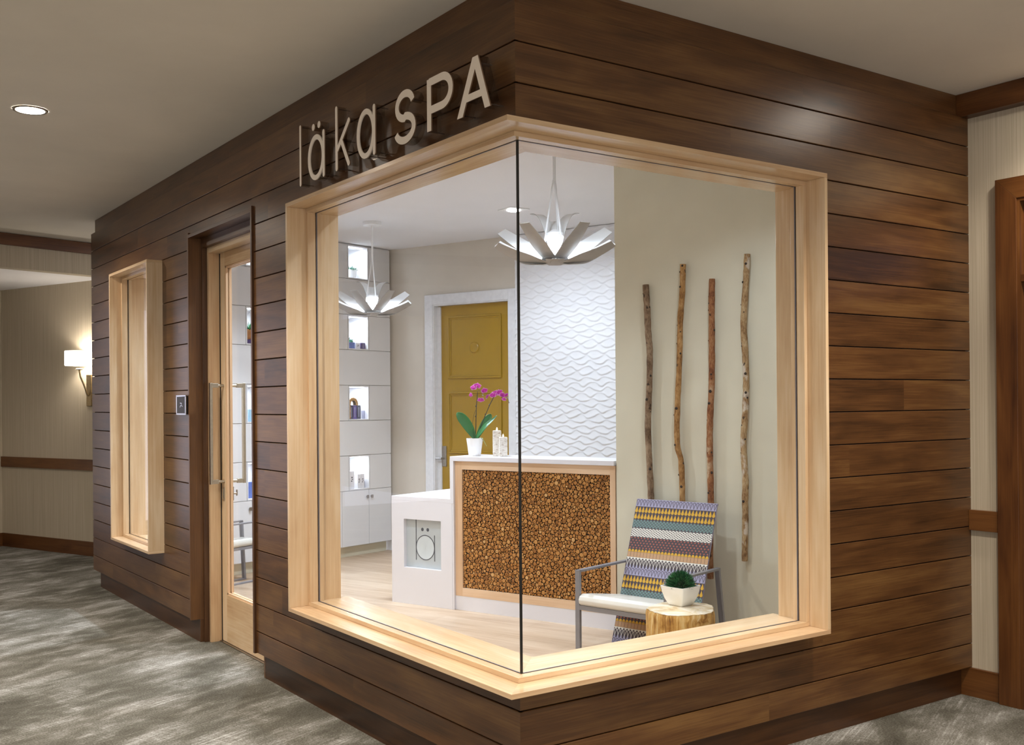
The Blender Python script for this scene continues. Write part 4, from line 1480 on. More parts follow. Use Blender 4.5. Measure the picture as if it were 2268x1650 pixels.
def twig_panel():
    rnd = random.Random(12)
    x0, x1, za, zb = 0.080, 1.252, 0.157, 0.980
    cell = 0.03
    grid = {}
    discs = []

    def ok(x, z, r):
        gx, gz = int(x / cell), int(z / cell)
        for i in (-1, 0, 1):
            for j in (-1, 0, 1):
                for (a, b, c) in grid.get((gx + i, gz + j), ()):
                    if (a - x) ** 2 + (b - z) ** 2 < (c + r) ** 2:
                        return False
        return True
    for r, tries in ((0.0145, 500), (0.0125, 1500), (0.0105, 5000), (0.0085, 14000), (0.0070, 30000), (0.0055, 60000), (0.0041, 80000), (0.0030, 60000)):
        for _ in range(tries):
            rr = r * rnd.uniform(0.9, 1.06)
            x, z = rnd.uniform(x0 + rr, x1 - rr), rnd.uniform(za + rr, zb - rr)
            if ok(x, z, rr * 0.985):
                grid.setdefault((int(x / cell), int(z / cell)), []).append((x, z, rr))
                discs.append((x, z, rr))
    m = MB()
    for (x, z, r) in discs:
        n = 14 if r > 0.006 else 9
        dpt = rnd.uniform(0.0, 0.006)
        ya_ = YF + 0.004 + dpt
        tone = (min(1, max(0, rnd.gauss(0.5, 0.2))), rnd.random())
        a0 = rnd.uniform(0, 1)
        outer = [(x + r * math.cos(a0 + TAU * k / n), z + r * math.sin(a0 + TAU * k / n)) for k in range(n)]
        inner = [(x + (a - x) * 0.80, z + (b - z) * 0.80) for a, b in outer]
        m.face([(a, ya_, b) for a, b in inner], inner, tone, 0)
        for k in range(n):
            k2 = (k + 1) % n
            A, B, C, D = outer[k], outer[k2], inner[k2], inner[k]
            m.face([(A[0], ya_ + 0.002, A[1]), (B[0], ya_ + 0.002, B[1]), (C[0], ya_, C[1]), (D[0], ya_, D[1])], None, (tone[0] * 0.8, tone[1]), 0)
            m.face([(A[0], YF + 0.0225, A[1]), (B[0], YF + 0.0225, B[1]), (B[0], ya_ + 0.002, B[1]), (A[0], ya_ + 0.002, A[1])], None, (0.05, 0), 1)
        if r > 0.0075 and rnd.random() < 0.35:
            q = r * 0.22
            m.face([(x + q * math.cos(TAU * k / 6), ya_ - 0.0003, z + q * math.sin(TAU * k / 6)) for k in range(6)], None, (0.05, 0), 1)
    m.build('twig_slice_panel', ['slice', 'slice_dark'], dk)


twig_panel()


def on_desk(x, y, z):
    v = Matrix.Rotation(TB, 4, 'Z') @ Vector((x, y, 0))
    return (1.796 + v.x, 3.337 + v.y, z)


# ------------------------------------------------------------------ orchid
oc = thing('orchid', 'magenta orchid with two flower stems in a white ribbed pot on the desk', 'potted plant', on_desk(0.105, 0.135, 1.0702), TB)
m = MB()
prof = [(0.040, 0.0), (0.042, 0.004), (0.058, 0.118), (0.0585, 0.124), (0.054, 0.124), (0.050, 0.105), (0.0, 0.103)]
n = 48
base = len(m.v)
for r, z in prof:
    for k in range(n):
        a = TAU * k / n
        rr = r * (1 + (0.018 * math.cos(16 * a) if 0.004 <= z <= 0.12 and r > 0.04 else 0))
        m.v.append((rr * math.cos(a), rr * math.sin(a), z))
for i in range(len(prof) - 1):
    for k in range(n):
        k2 = (k + 1) % n
        m.f.append([base + i * n + k, base + i * n + k2, base + (i + 1) * n + k2, base + (i + 1) * n + k])
        m.uv.append([(0, 0)] * 4)
        m.tn.append((0.5, 0))
        m.mi.append(0)
m.face([m.v[base + k] for k in range(n)][::-1])
m.build('pot', 'pot_white', oc, smooth=True)
bmulch = MB()
bmulch.lathe([(0.048, 0.106), (0.03, 0.113), (0.0, 0.116)], 20)
bmulch.build('potting_bark', 'soil', oc, smooth=True)
# frame facing the camera: e1 right in the picture, e2 towards the camera
TOCAM = Vector((-0.66, -0.75, 0))
e2w = TOCAM.normalized()
e1w = Vector((-e2w.y, e2w.x, 0))
if e1w.dot(Vector((0.8185, -0.5745, 0))) < 0:
    e1w = -e1w
inv = Matrix.Rotation(-TB, 4, 'Z')


def oc_pt(px, py, depth=0.0):
    """1 px = 2.87 mm at the orchid; px,py measured from the pot rim centre"""
    k = 0.00287
    w = e1w * (px * k) + e2w * depth
    l = inv @ w
    return Vector((l.x, l.y, 0.120 - py * k))


def leaf(name, pts, widths, mat='leaf', up=Vector((0, 0, 1)), roll=0.0):
    m = MB()
    P = [Vector(p) for p in pts]
    rows = []
    for i, p in enumerate(P):
        t = (P[min(i + 1, len(P) - 1)] - P[max(i - 1, 0)]).normalized()
        sd = t.cross(up)
        sd = sd.normalized() if sd.length > 1e-4 else Vector((1, 0, 0))
        nn = sd.cross(t).normalized()
        sd = (sd * math.cos(roll) + nn * math.sin(roll))
        nn = sd.cross(t).normalized()
        w = widths[i]
        rows.append([p - sd * w + nn * w * 0.22, p - sd * w * 0.5 + nn * w * 0.05, p, p + sd * w * 0.5 + nn * w * 0.05, p + sd * w + nn * w * 0.22])
    V = [q for r in rows for q in r]
    F = []
    for i in range(len(rows) - 1):
        for k in range(4):
            a = i * 5 + k
            F.append((a, a + 1, a + 6, a + 5))
    m.indexed(V, F)
    o = m.build(name, mat, oc, smooth=True)
    s = o.modifiers.new('thick', 'SOLIDIFY')
    s.thickness = 0.0016
    sb = o.modifiers.new('smooth', 'SUBSURF')
    sb.levels = sb.render_levels = 1
    return o


camup = inv @ e2w
leaf('leaf', [oc_pt(2, 2), oc_pt(-9, -22, .01), oc_pt(-23, -45, .02), oc_pt(-36, -58, .02), oc_pt(-43, -64, .015)], [0.012, 0.034, 0.040, 0.032, 0.006], up=camup)
leaf('leaf', [oc_pt(4, 2), oc_pt(15, -22, -.02), oc_pt(27, -42, -.03), oc_pt(36, -54, -.03), oc_pt(40, -60, -.03)], [0.010, 0.024, 0.030, 0.026, 0.005], up=camup)
leaf('leaf', [oc_pt(3, 2, .01), oc_pt(18, -20, .03), oc_pt(32, -36, .03), oc_pt(46, -46, .02), oc_pt(56, -57, .02)], [0.010, 0.021, 0.020, 0.012, 0.003], up=(camup + Vector((0, 0, 1.2))).normalized())
stems = [[(2, 2), (3, -25), (4, -55), (5, -80), (7, -100), (8, -116)], [(4, 2), (16, -32), (28, -60), (38, -83), (46, -98), (52, -108), (62, -122)]]
for st in stems:
    m = MB()
    m.tube([oc_pt(a, b) for a, b in st], [0.0030] * (len(st) - 1) + [0.0018], 8)
    for (a, b) in (st[2], st[3]):
        m.lathe([(0.0, -0.006), (0.005, 0.0), (0.0, 0.006)], 8, tuple(oc_pt(a - 1.5, b)))
    m.build('stem', 'stem', oc, smooth=True)
m = MB()
m.tube([oc_pt(0, 2, .01), oc_pt(-5, -35, .015), oc_pt(-1, -58, .01), oc_pt(3, -70, .003)], 0.0012, 6)
m.build('support_wire', 'black', oc)
m = MB()
m.tube([oc_pt(8, 0, .02), oc_pt(16, -4, .03), oc_pt(24, 4, .035), oc_pt(31, 18, .03)], [0.0026, 0.0026, 0.0024, 0.0015], 8)
m.build('aerial_root', 'stem_green', oc, smooth=True)


def flower(px, py, size=1.0, yaw=0.0, pitch=0.0, roll=0.0, depth=0.02):
    m = MB()
    out = []

    def petal(ang, L, W, cup, mi):
        rows = []
        for i in range(6):
            t = i / 5
            w = W * math.sin(math.pi * (0.12 + 0.88 * t) ** 0.8) if i < 5 else W * 0.12
            rows.append((L * t, max(w, W * 0.1), cup * t * t))
        for layer, (ws, dz, mm) in enumerate(((1.0, 0.0, 1), (0.86, 0.0006, 0))):
            pts = []
            for (l, w, c) in rows:
                l2 = l if layer == 0 else l * 0.93
                for sgn in (-1, 0, 1):
                    x = l2 * math.cos(ang) - sgn * w * ws * math.sin(ang)
                    y = l2 * math.sin(ang) + sgn * w * ws * math.cos(ang)
                    pts.append((x, y, c + dz + (0.0012 if sgn == 0 else 0.0)))
            F = []
            for i in range(5):
                for k in range(2):
                    a = i * 3 + k
                    F.append((a, a + 1, a + 4, a + 3))
            m.indexed(pts, F, mi=mm)
    for ang, L, W, c in ((90, .022, .0095, -.002), (210, .022, .0090, -.002), (330, .022, .0090, -.002), (15, .024, .0145, .003), (165, .024, .0145, .003)):
        petal(R(ang), L, W, c, 0)
    m.lathe([(0.0, 0.010), (0.003, 0.008), (0.005, 0.002), (0.004, 0.0)], 8, (0, -0.003, 0), mi=0)
    for v in (m.v,):
        for i, p in enumerate(v):
            v[i] = tuple(Vector(p) * size)
    o = m.build('flower', ['magenta', 'pinkedge'], oc, smooth=True)
    # flower local +z looks towards the camera
    zc = inv @ e2w
    xc = inv @ e1w
    yc = Vector((0, 0, 1))
    base = Matrix((xc, yc, zc)).transposed().to_4x4()
    rot = base @ Matrix.Rotation(R(yaw), 4, 'Y') @ Matrix.Rotation(R(pitch), 4, 'X') @ Matrix.Rotation(R(roll), 4, 'Z')
    o.matrix_local = Matrix.Translation(oc_pt(px, py, depth)) @ rot
    return o


for f in ((0, -125, 1.15, -20, -8, 8), (9, -129, 1.15, 15, -12, -10), (26, -117, 1.1, 25, 5, 14), (-7, -107, 0.95, -48, 10, 20), (17, -96, 1.1, 5, 35, 180), (33, -103, 0.8, 60, 20, 60),
          (47, -106, 1.15, -15, 10, 12), (55, -111, 1.1, 10, -5, -8), (63, -113, 1.05, 20, 0, 22), (70, -106, 1.1, 25, 18, -25), (74, -97, 0.85, 20, 40, 150), (80, -106, 0.75, 40, 10, 40)):
    flower(*f)
for (a, b, r) in ((22, -106, 0.0052), (83, -100, 0.0056), (86, -88, 0.0048)):
    m = MB()
    m.lathe([(0.0, -r * 1.2), (r * 0.8, -r * 0.5), (r, r * 0.3), (r * 0.5, r * 1.1), (0.0, r * 1.3)], 12, tuple(oc_pt(a, b, .02)))
    m.build('bud', 'bud', oc, smooth=True)
m = MB()
m.tube([oc_pt(52, -108, .012), oc_pt(63, -112, .012), oc_pt(74, -106, .014), oc_pt(83, -100, .016), oc_pt(86, -88, .018)], 0.0012, 6)
m.build('flower_spray', 'stem', oc)
m = MB()
m.tube([oc_pt(8, -116, .0), oc_pt(12, -118, .008), oc_pt(20, -112, .012), oc_pt(22, -106, .015)], 0.0012, 6)
m.build('flower_spray', 'stem', oc)


def candle(label, x, y, h, w):
    t = thing('candle', label, 'candle', on_desk(x, y, 1.0702), TB + R(38), 'birch candles on the desk ledge')
    m = MB()
    m.box(-w / 2, w / 2, -w / 2, w / 2, 0, h)
    m.build('body', 'birch', t, bevel=0.003)
    m = MB()
    m.box(-w * 0.36, w * 0.36, -w * 0.36, w * 0.36, h, h + 0.001)
    m.build('wax_top', plain('ivory_wax', '#efe6d4', 0.5), t)
    m = MB()
    m.lathe([(0.004, h + 0.001), (0.0062, h + 0.008), (0.004, h + 0.016), (0.0, h + 0.024)], 12)
    m.build('flame_tip', 'flame', t, smooth=True)


candle('taller square birch-bark candle next to the orchid', 0.262, 0.185, 0.178, 0.058)
candle('shorter square birch-bark candle nearest the wave panel', 0.332, 0.160, 0.133, 0.058)

# ------------------------------------------------------------------ branches on the feature wall
BR = [('bark_a', 'leftmost and thinnest-topped grey-brown branch on the cream wall', [(0.233, 2.16), (0.244, 2.009), (0.25, 1.856), (0.259, 1.756), (0.254, 1.585), (0.246, 1.432), (0.242, 1.283), (0.247, 1.155), (0.252, 1.006), (0.257, 0.834), (0.258, 0.582), (0.259, 0.411)], .0195),
      ('bark_b', 'tan branch with a sideways kink low down, second from the desk', [(0.483, 2.266), (0.479, 2.093), (0.466, 1.946), (0.46, 1.774), (0.45, 1.6), (0.443, 1.481), (0.436, 1.284), (0.44, 1.159), (0.462, 1.096), (0.466, 0.988), (0.467, 0.838), (0.466, 0.651), (0.465, 0.461)], .0172),
      ('bark_c', 'straight russet branch, third from the desk', [(0.67, 2.164), (0.668, 2.033), (0.668, 1.886), (0.666, 1.742), (0.663, 1.595), (0.662, 1.529), (0.652, 1.358), (0.649, 1.212), (0.649, 1.042), (0.651, 0.847), (0.646, 0.609), (0.645, 0.392)], .0185),
      ('bark_d', 'pale blotched branch reaching highest, nearest the window frame', [(0.889, 2.292), (0.883, 2.186), (0.873, 2.02), (0.864, 1.877), (0.871, 1.759), (0.876, 1.591), (0.875, 1.477), (0.869, 1.334), (0.858, 1.215), (0.862, 1.096), (0.869, 0.978), (0.862, 0.853), (0.865, 0.815), (0.864, 0.671), (0.86, 0.514)], .0182)]
KN = [[(2.105, -1), (2.02, 1), (1.87, -1), (1.80, -.2), (1.60, .8), (1.455, -.2), (1.38, 1), (1.26, -1), (1.245, -.2), (1.03, .5)],
      [(2.255, .2), (2.22, -1), (2.13, -.5), (1.90, -1), (1.86, .3), (1.84, -1.2), (1.79, -1), (1.73, .6), (1.40, 0), (1.36, -1), (1.18, -.4), (1.07, 1), (1.0, -1), (0.93, .1)],
      [(2.06, -1), (2.02, -.5), (1.98, -1), (1.86, .9), (1.80, -1), (1.60, .2), (1.50, 0), (1.43, -.2), (1.33, -1), (1.28, 1.1), (1.22, -1), (1.14, .6), (1.12, 1), (1.02, .7), (.9, -.4)],
      [(2.235, .1), (2.13, -.7), (2.0, -1.2), (1.955, .1), (1.76, -.6), (1.60, .2), (1.49, .3), (1.46, .8), (1.30, -.4), (1.22, .6), (1.14, -1), (.86, -.1)]]
for (mt, lab, pts, rad), kn in zip(BR, KN):
    rnd = random.Random(len(lab))
    t = thing('branch', lab, 'branch', (2.269, 2.129, 0), TB, 'branches on the cream wall')
    m = MB()
    # resample finely with slight surface irregularity
    P, rr = [], []
    for (a, b) in zip(pts[:-1], pts[1:]):
        for k in range(5):
            f = k / 5
            P.append((a[0] + (b[0] - a[0]) * f, -0.034 + 0.003 * math.sin(9 * (a[1] + (b[1] - a[1]) * f)), a[1] + (b[1] - a[1]) * f))
    P.append((pts[-1][0], -0.034, pts[-1][1]))
    # smooth x
    for _ in range(2):
        P = [P[0]] + [((P[i - 1][0] + 2 * P[i][0] + P[i + 1][0]) / 4, P[i][1], P[i][2]) for i in range(1, len(P) - 1)] + [P[-1]]
    for p in P:
        rr.append(rad * rnd.uniform(0.93, 1.08))
    m.tube(P, rr, 12, mi=0, mi_cap=1)
    m.build('bark', [mt, 'birch_end'], t, smooth=True, angle=50)
    for (z, s_) in kn:
        m = MB()
        x = min(P, key=lambda p: abs(p[2] - z))[0]
        a = s_ * 1.15
        cx, cy = x + math.sin(a) * rad * 0.9, -0.034 - math.cos(a) * rad * 0.9
        rk = rnd.uniform(0.0065, 0.0105) * (0.75 if abs(s_) > 0.9 else 1)
        m.lathe([(0.0, -rk), (rk * 0.75, -rk * 0.55), (rk, 0), (rk * 0.7, rk * 0.6), (0.0, rk)], 8, (cx, cy, z), sx=1.0, sy=0.55)
        m.build('knot', 'knot', t, smooth=True)
    # hidden wall pegs
    m = MB()
    for z in (pts[1][1], pts[-3][1]):
        x = min(P, key=lambda p: abs(p[2] - z))[0]
        m.tube([(x, -0.03, z), (x, -0.0005, z)], 0.004, 8)
    m.build('wall_peg', 'steel', t)

# ------------------------------------------------------------------ armchair
TC = R(-75.5)                        # local x to the chair's own left-hand side in view, local y towards its back
CH = (1.657, 1.775, 0.001)
W = 0.617
ZA, ZSR = 0.490, 0.293


def bar(m, p, q, w, t, axis):
    """flat bar between p and q in the yz plane; w along x, t in plane"""
    P, Q = Vector(p), Vector(q)
    d = (Q - P).normalized()
    nrm = Vector((0, -d.z, d.y))
    c = []
    for e in (P, Q):
        for sx in (-1, 1):
            for sn in (-1, 1):
                c.append(e + Vector((sx * w / 2, 0, 0)) + nrm * sn * t / 2)
    f = [(0, 1, 3, 2), (4, 6, 7, 5), (0, 4, 5, 1), (2, 3, 7, 6), (0, 2, 6, 4), (1, 5, 7, 3)]
    for q_ in f:
        m.face([c[k] for k in q_])


def side_loop(m, x, yf=0.0, yb=0.615, lean=0.078, za=ZA):
    w, t = 0.030, 0.012
    bar(m, (x, yf, 0.0), (x, yf, za), w, t * 1.6, 0)
    bar(m, (x, yf, za - t / 2), (x, yb - lean, za - t / 2), w, t, 0)
    bar(m, (x, yb - lean, za), (x, yb, 0.0), w, t * 1.6, 0)
    bar(m, (x, yf, t / 2), (x, yb, t / 2), w, t, 0)


ch = thing('armchair', 'low metal armchair with a patterned sling back and white seat', 'chair', CH, TC)
for x in (0.015, W - 0.015):
    m = MB()
    side_loop(m, x)
    m.build('side_frame', 'grey_metal', ch, bevel=0.001)
m = MB()
m.box(0.030, W - 0.030, -0.010, 0.004, ZSR - 0.026, ZSR)
m.box(0.030, W - 0.030, 0.335, 0.349, ZSR - 0.026, ZSR)
m.box(0.030, 0.042, 0.004, 0.335, ZSR - 0.026, ZSR)
m.box(W - 0.042, W - 0.030, 0.004, 0.335, ZSR - 0.026, ZSR)
m.build('seat_frame', 'grey_metal', ch, bevel=0.001)
# puffy seat cushion
m = MB()
prof = [(-0.006, 0.0), (-0.022, 0.012), (-0.026, 0.032), (-0.016, 0.053), (0.010, 0.064), (0.10, 0.052), (0.24, 0.030), (0.382, 0.008), (0.379, 0.0)]
m.prism(prof, lambda a, b, c: (c, a, ZSR + b), 0.034, W - 0.034)
cu = m.build('seat_cushion', 'seat_vinyl', ch, bevel=0.010, segs=3, smooth=True, angle=50)

# sling back: flat strip leaning back, printed bands laid as inlaid patches
TOPY, TOPZ, BOTY, BOTZ = 0.578, 0.850, 0.292, 0.016
SX0, SX1 = 0.034, W - 0.034
sd = Vector((0, BOTY - TOPY, BOTZ - TOPZ))
SLEN = sd.length
sd.normalize()
sn = Vector((0, sd.z, -sd.y))
if sn.y > 0:
    sn = -sn


def SP(x, t, h=0.0):
    return Vector((SX0 + x, TOPY, TOPZ)) + sd * t + sn * h


SW = SX1 - SX0
NC = 24
U = SW / NC
sm = ['fab_dark', 'fab_lilac', 'fab_yellow', 'fab_teal', 'fab_white', 'fab_tan', 'fab_orange']
DK, LI, YE, TE, WH, TA, OR = range(7)
m = MB()
m.prism([(0, 0), (SW, 0), (SW, SLEN), (0, SLEN)], lambda a, b, c: tuple(SP(a, b, c)), -0.008, 0.0, mi=LI)
patch_base = [(0.0004, 0.0004), (SW - 0.0004, 0.0004), (SW - 0.0004, SLEN - 0.0004), (0.0004, SLEN - 0.0004)]
m.face([tuple(SP(a, b, 0.0001)) for a, b in patch_base], None, (0.5, 0), DK)


def patch(poly, mi, h=0.0004):
    poly = [(min(max(x, 0.001), SW - 0.001), t) for x, t in poly]
    m.face([tuple(SP(x, min(max(t, 0.0005), SLEN - 0.0005), h)) for x, t in poly], None, (0.5, 0), mi)


def drop(cx, t0, t1, w, mi, up=True, h=0.0005, n=7):
    """tear drop; up=True points up"""
    L = t1 - t0
    r = w / 2
    if up:
        pts = [(cx, t0)] + [(cx + r * math.cos(math.pi * k / n), t1 - r + r * math.sin(math.pi * k / n)) for k in range(n + 1)]
    else:
        pts = [(cx, t1)] + [(cx + r * math.cos(math.pi * k / n), t0 + r - r * math.sin(math.pi * k / n)) for k in range(n + 1)]
    patch(pts, mi, h)


def band(t, h, mi):
    patch([(0, t), (SW, t), (SW, t + h), (0, t + h)], mi, 0.0002)


def star(cx, ct, r, k, mi):
    pts = []
    for i in range(8):
        a = TAU * i / 8
        q = r if i % 2 == 0 else k
        pts.append((cx + q * math.cos(a), ct + q * math.sin(a)))
    patch(pts, mi)


def bands():
    t = 0.0
    first = True
    while t < SLEN - 0.004:
        # lilac
        band(t, 0.044, LI)
        for c in range(NC + 1):
            cx = (c + 0.5) * U if c < NC else None
            if cx is None:
                continue
            drop(cx, t + 0.001, t + 0.044, U * 0.86, DK, False, 0.0004)
            drop(cx, t + 0.0045, t + 0.034, U * 0.50, LI, False, 0.0006)
        t += 0.044
        for _ in range(2):
            for c in range(NC):
                drop((c + 0.5 * (1)) * U, t + 0.001, t + 0.0385, U * 0.88, YE)
            t += 0.0395
        # teal diamonds
        rows, hh = 3, 0.055
        for r_ in range(rows * 2 - 1):
            for c in range(NC + 1):
                cx = (c + (0.5 if r_ % 2 == 0 else 0.0)) * U
                ct = t + hh * (0.5 + r_ / 2) / rows
                if cx > SW:
                    continue
                a, b = U * 0.42, hh / rows * 0.42
                patch([(cx - a, ct), (cx, ct - b), (cx + a, ct), (cx, ct + b)], TE)
        t += hh
        # white crosses
        hh = 0.052
        band(t, hh, WH)
        for r_ in range(8):
            for c in range(NC * 2):
                if (r_ + c) % 2:
                    continue
                cx, ct = (c + 0.5) * U / 2, t + hh * (r_ + 0.5) / 8
                patch([(cx - U * 0.25, ct), (cx - U * 0.10, ct - 0.0022), (cx, ct - 0.0048), (cx + U * 0.10, ct - 0.0022), (cx + U * 0.25, ct), (cx + U * 0.10, ct + 0.0022), (cx, ct + 0.0048), (cx - U * 0.10, ct + 0.0022)], DK, 0.0005)
        t += hh
        # coral stars
        hh = 0.075
        for r_ in range(5):
            for c in range(NC):
                cx, ct = (c + (0.5 if r_ % 2 == 0 else 0.0)) * U, t + hh * (r_ + 0.5) / 5
                star(cx, ct, 0.0068, 0.0019, OR)
        t += hh
        # scallops
        for c in range(NC):
            cx = (c + 0.5) * U
            r_ = U * 0.45
            patch([(cx + r_ * math.cos(math.pi * k / 8), t + 0.017 - (0.016) * math.sin(math.pi * k / 8)) for k in range(9)], YE)
        t += 0.018
        band(t, 0.031, TA)
        for c in range(NC + 1):
            cx = c * U
            patch([(cx - 0.0008, t), (cx + 0.0008, t), (cx + 0.0008, t + 0.031), (cx - 0.0008, t + 0.031)], DK)
            for q in (0.010, 0.021):
                patch([(cx - 0.002, t + q), (cx, t + q - 0.002), (cx + 0.002, t + q), (cx, t + q + 0.002)], DK)
        t += 0.031
        for c in range(NC):
            cx = (c + 0.5) * U
            patch([(cx + U * 0.5 * math.cos(math.pi * k / 8), t + 0.001 + 0.009 * math.sin(math.pi * k / 8)) for k in range(9)], WH)
        # white loops
        for c in range(NC):
            cx = (c + 0.5) * U
            drop(cx, t + 0.010, t + 0.052, U * 0.86, WH, False, 0.0004)
            drop(cx, t + 0.0135, t + 0.044, U * 0.56, DK, False, 0.0006)
            patch([(cx, t + 0.036), (cx + U * 0.38, t + 0.066), (cx - U * 0.38, t + 0.066)], LI, 0.0003)
        t += 0.064


bands()
m.build('sling_back', sm, ch)
bx('top_rail', 'fab_lilac', ch, SX0, SX1, TOPY + 0.001, TOPY + 0.012, TOPZ - 0.012, TOPZ + 0.001, bevel=0.002)

# white-cushioned metal-framed seat by the cabinets, seen through the entrance door
s2 = thing('bench_seat', 'narrow metal-framed seat with a white cushion by the white cabinets', 'bench', (1.094, 5.462, 0.001), R(90 - 247 + 0) - R(90))
# local y runs along azimuth 247 (towards the door), local x points at the cabinets
for x in (0.0, -0.15):
    m = MB()
    w, t = 0.030, 0.012
    bar(m, (x, 0.0, 0.0), (x, 0.03, ZA), w, t * 1.6, 0)
    bar(m, (x, 0.03, ZA - t / 2), (x, 0.55, ZA - t / 2), w, t, 0)
    bar(m, (x, 0.55, ZA), (x, 0.55, 0.0), w, t * 1.6, 0)
    bar(m, (x, 0.0, t / 2), (x, 0.55, t / 2), w, t, 0)
    m.build('side_frame', 'grey_metal', s2, bevel=0.001)
m = MB()
m.box(-0.14, -0.012, 0.02, 0.53, ZSR - 0.024, ZSR)
m.build('seat_frame', 'grey_metal', s2, bevel=0.001)
m = MB()
m.box(-0.15, 0.012, 0.015, 0.53, ZSR, ZSR + 0.062)
m.build('seat_cushion', 'seat_vinyl', s2, bevel=0.026, segs=4, smooth=True, angle=60)

# ------------------------------------------------------------------ petrified stump table
sp = thing('stump_table', 'petrified wood stump table in front of the armchair', 'side table', (1.592, 0.862, 0.001))
rnd = random.Random(21)
N = 96
H = 0.418


def srad(a, f):
    r = 0.172 + 0.010 * math.sin(2 * a + 0.6) + 0.006 * math.sin(5 * a + 2) + 0.0028 * math.sin(23 * a + 7 * f) + 0.002 * math.sin(41 * a)
    # broken hollow below the rim on the side facing the window
    da = (a - R(262) + math.pi) % TAU - math.pi
    b = math.exp(-(da / 0.42) ** 2) * math.exp(-((f - 0.84) / 0.10) ** 2)
    r -= 0.030 * b
    r += 0.004 * math.sin(19 * f + 3 * a) * math.exp(-(da / 0.7) ** 2)
    return r


m = MB()
NF = 26
V, F = [], []
for i in range(NF + 1):
    f = i / NF
    for k in range(N):
        a = TAU * k / N
        r = srad(a, f) * (1.03 - 0.03 * f) - (0.004 if i == NF else 0)
        rag = 0.010 * math.sin(3 * a + 1.0) + 0.006 * math.sin(7 * a)
        z = H * f - (0.0 if i < NF - 1 else 0.0) + (rag * 0.3 if 0 < i < NF - 2 else 0)
        V.append((r * math.cos(a), r * math.sin(a), z))
for i in range(NF):
    for k in range(N):
        k2 = (k + 1) % N
        F.append((i * N + k, i * N + k2, (i + 1) * N + k2, (i + 1) * N + k))
m.indexed(V, F)
m.face([V[k] for k in range(N)][::-1])
m.build('trunk', 'stump', sp, smooth=True, angle=55)
m = MB()
top = [((srad(TAU * k / N, 1) - 0.004) * math.cos(TAU * k / N), (srad(TAU * k / N, 1) - 0.004) * math.sin(TAU * k / N)) for k in range(N)]
m.prism(top, lambda a, b, c: (a, b, c), H + 0.0002, H + 0.004)
m.build('polished_top', 'stump_top', sp, bevel=0.0015)

gp = thing('grass_pot', 'green grass tuft in a square white bowl on the stump table', 'potted plant', (1.648, 0.925, H + 0.0052), R(6))
m = MB()


def sq(r, z, n=6):
    """rounded square ring"""
    out = []
    c = r * 0.14
    for (sx, sy, a0) in ((1, 1, 0), (-1, 1, 90), (-1, -1, 180), (1, -1, 270)):
        for k in range(n + 1):
            a = R(a0 + 90 * k / n)
            out.append((sx * (r - c) + c * math.cos(a), sy * (r - c) + c * math.sin(a), z))
    return out


rings = [sq(0.040, 0.0), sq(0.046, 0.006), sq(0.059, 0.035), sq(0.068, 0.066), sq(0.073, 0.094), sq(0.0735, 0.097), sq(0.068, 0.097), sq(0.064, 0.082)]
for r0, r1 in zip(rings[:-1], rings[1:]):
    for k in range(len(r0)):
        k2 = (k + 1) % len(r0)
        m.face([r0[k], r0[k2], r1[k2], r1[k]])
m.face(rings[0][::-1])
m.build('bowl', 'pot_cream', gp, smooth=True, angle=50)
m = MB()
m.face([(p[0], p[1], 0.0825) for p in rings[-1]])
m.build('soil', 'soil', gp)
m = MB()
rnd = random.Random(2)
for i in range(1500):
    a = rnd.uniform(0, TAU)
    el = math.acos(rnd.uniform(-0.05, 1.0))
    d = Vector((math.sin(el) * math.cos(a), math.sin(el) * math.sin(a), math.cos(el)))
    c = Vector((0, 0, 0.092))
    o = c + Vector((d.x * 0.046, d.y * 0.046, d.z * 0.050))
    d2_ = (d + Vector((rnd.uniform(-.5, .5), rnd.uniform(-.5, .5), rnd.uniform(-.1, .6)))).normalized()
    L = rnd.uniform(0.026, 0.042)
    sd_ = d2_.cross(Vector((rnd.uniform(-1, 1), rnd.uniform(-1, 1), rnd.uniform(-1, 1)))).normalized() * 0.0017
    k = rnd.choice((0, 0, 1, 2))
    p1, p2 = o + d2_ * L * 0.6, o + d2_ * L
    m.face([o - sd_, o + sd_, p1 + sd_, p1 - sd_], None, (rnd.random(), 0), k)
    m.face([p1 - sd_, p1 + sd_, p2], None, (rnd.random(), 0), k)
m.lathe([(0.0, 0.076), (0.046, 0.085), (0.044, 0.110), (0.03, 0.132), (0.0, 0.140)], 16, mi=0)
m.build('grass_tuft', ['grass', 'grass', 'grass_lt'], gp)

# ------------------------------------------------------------------ pendants


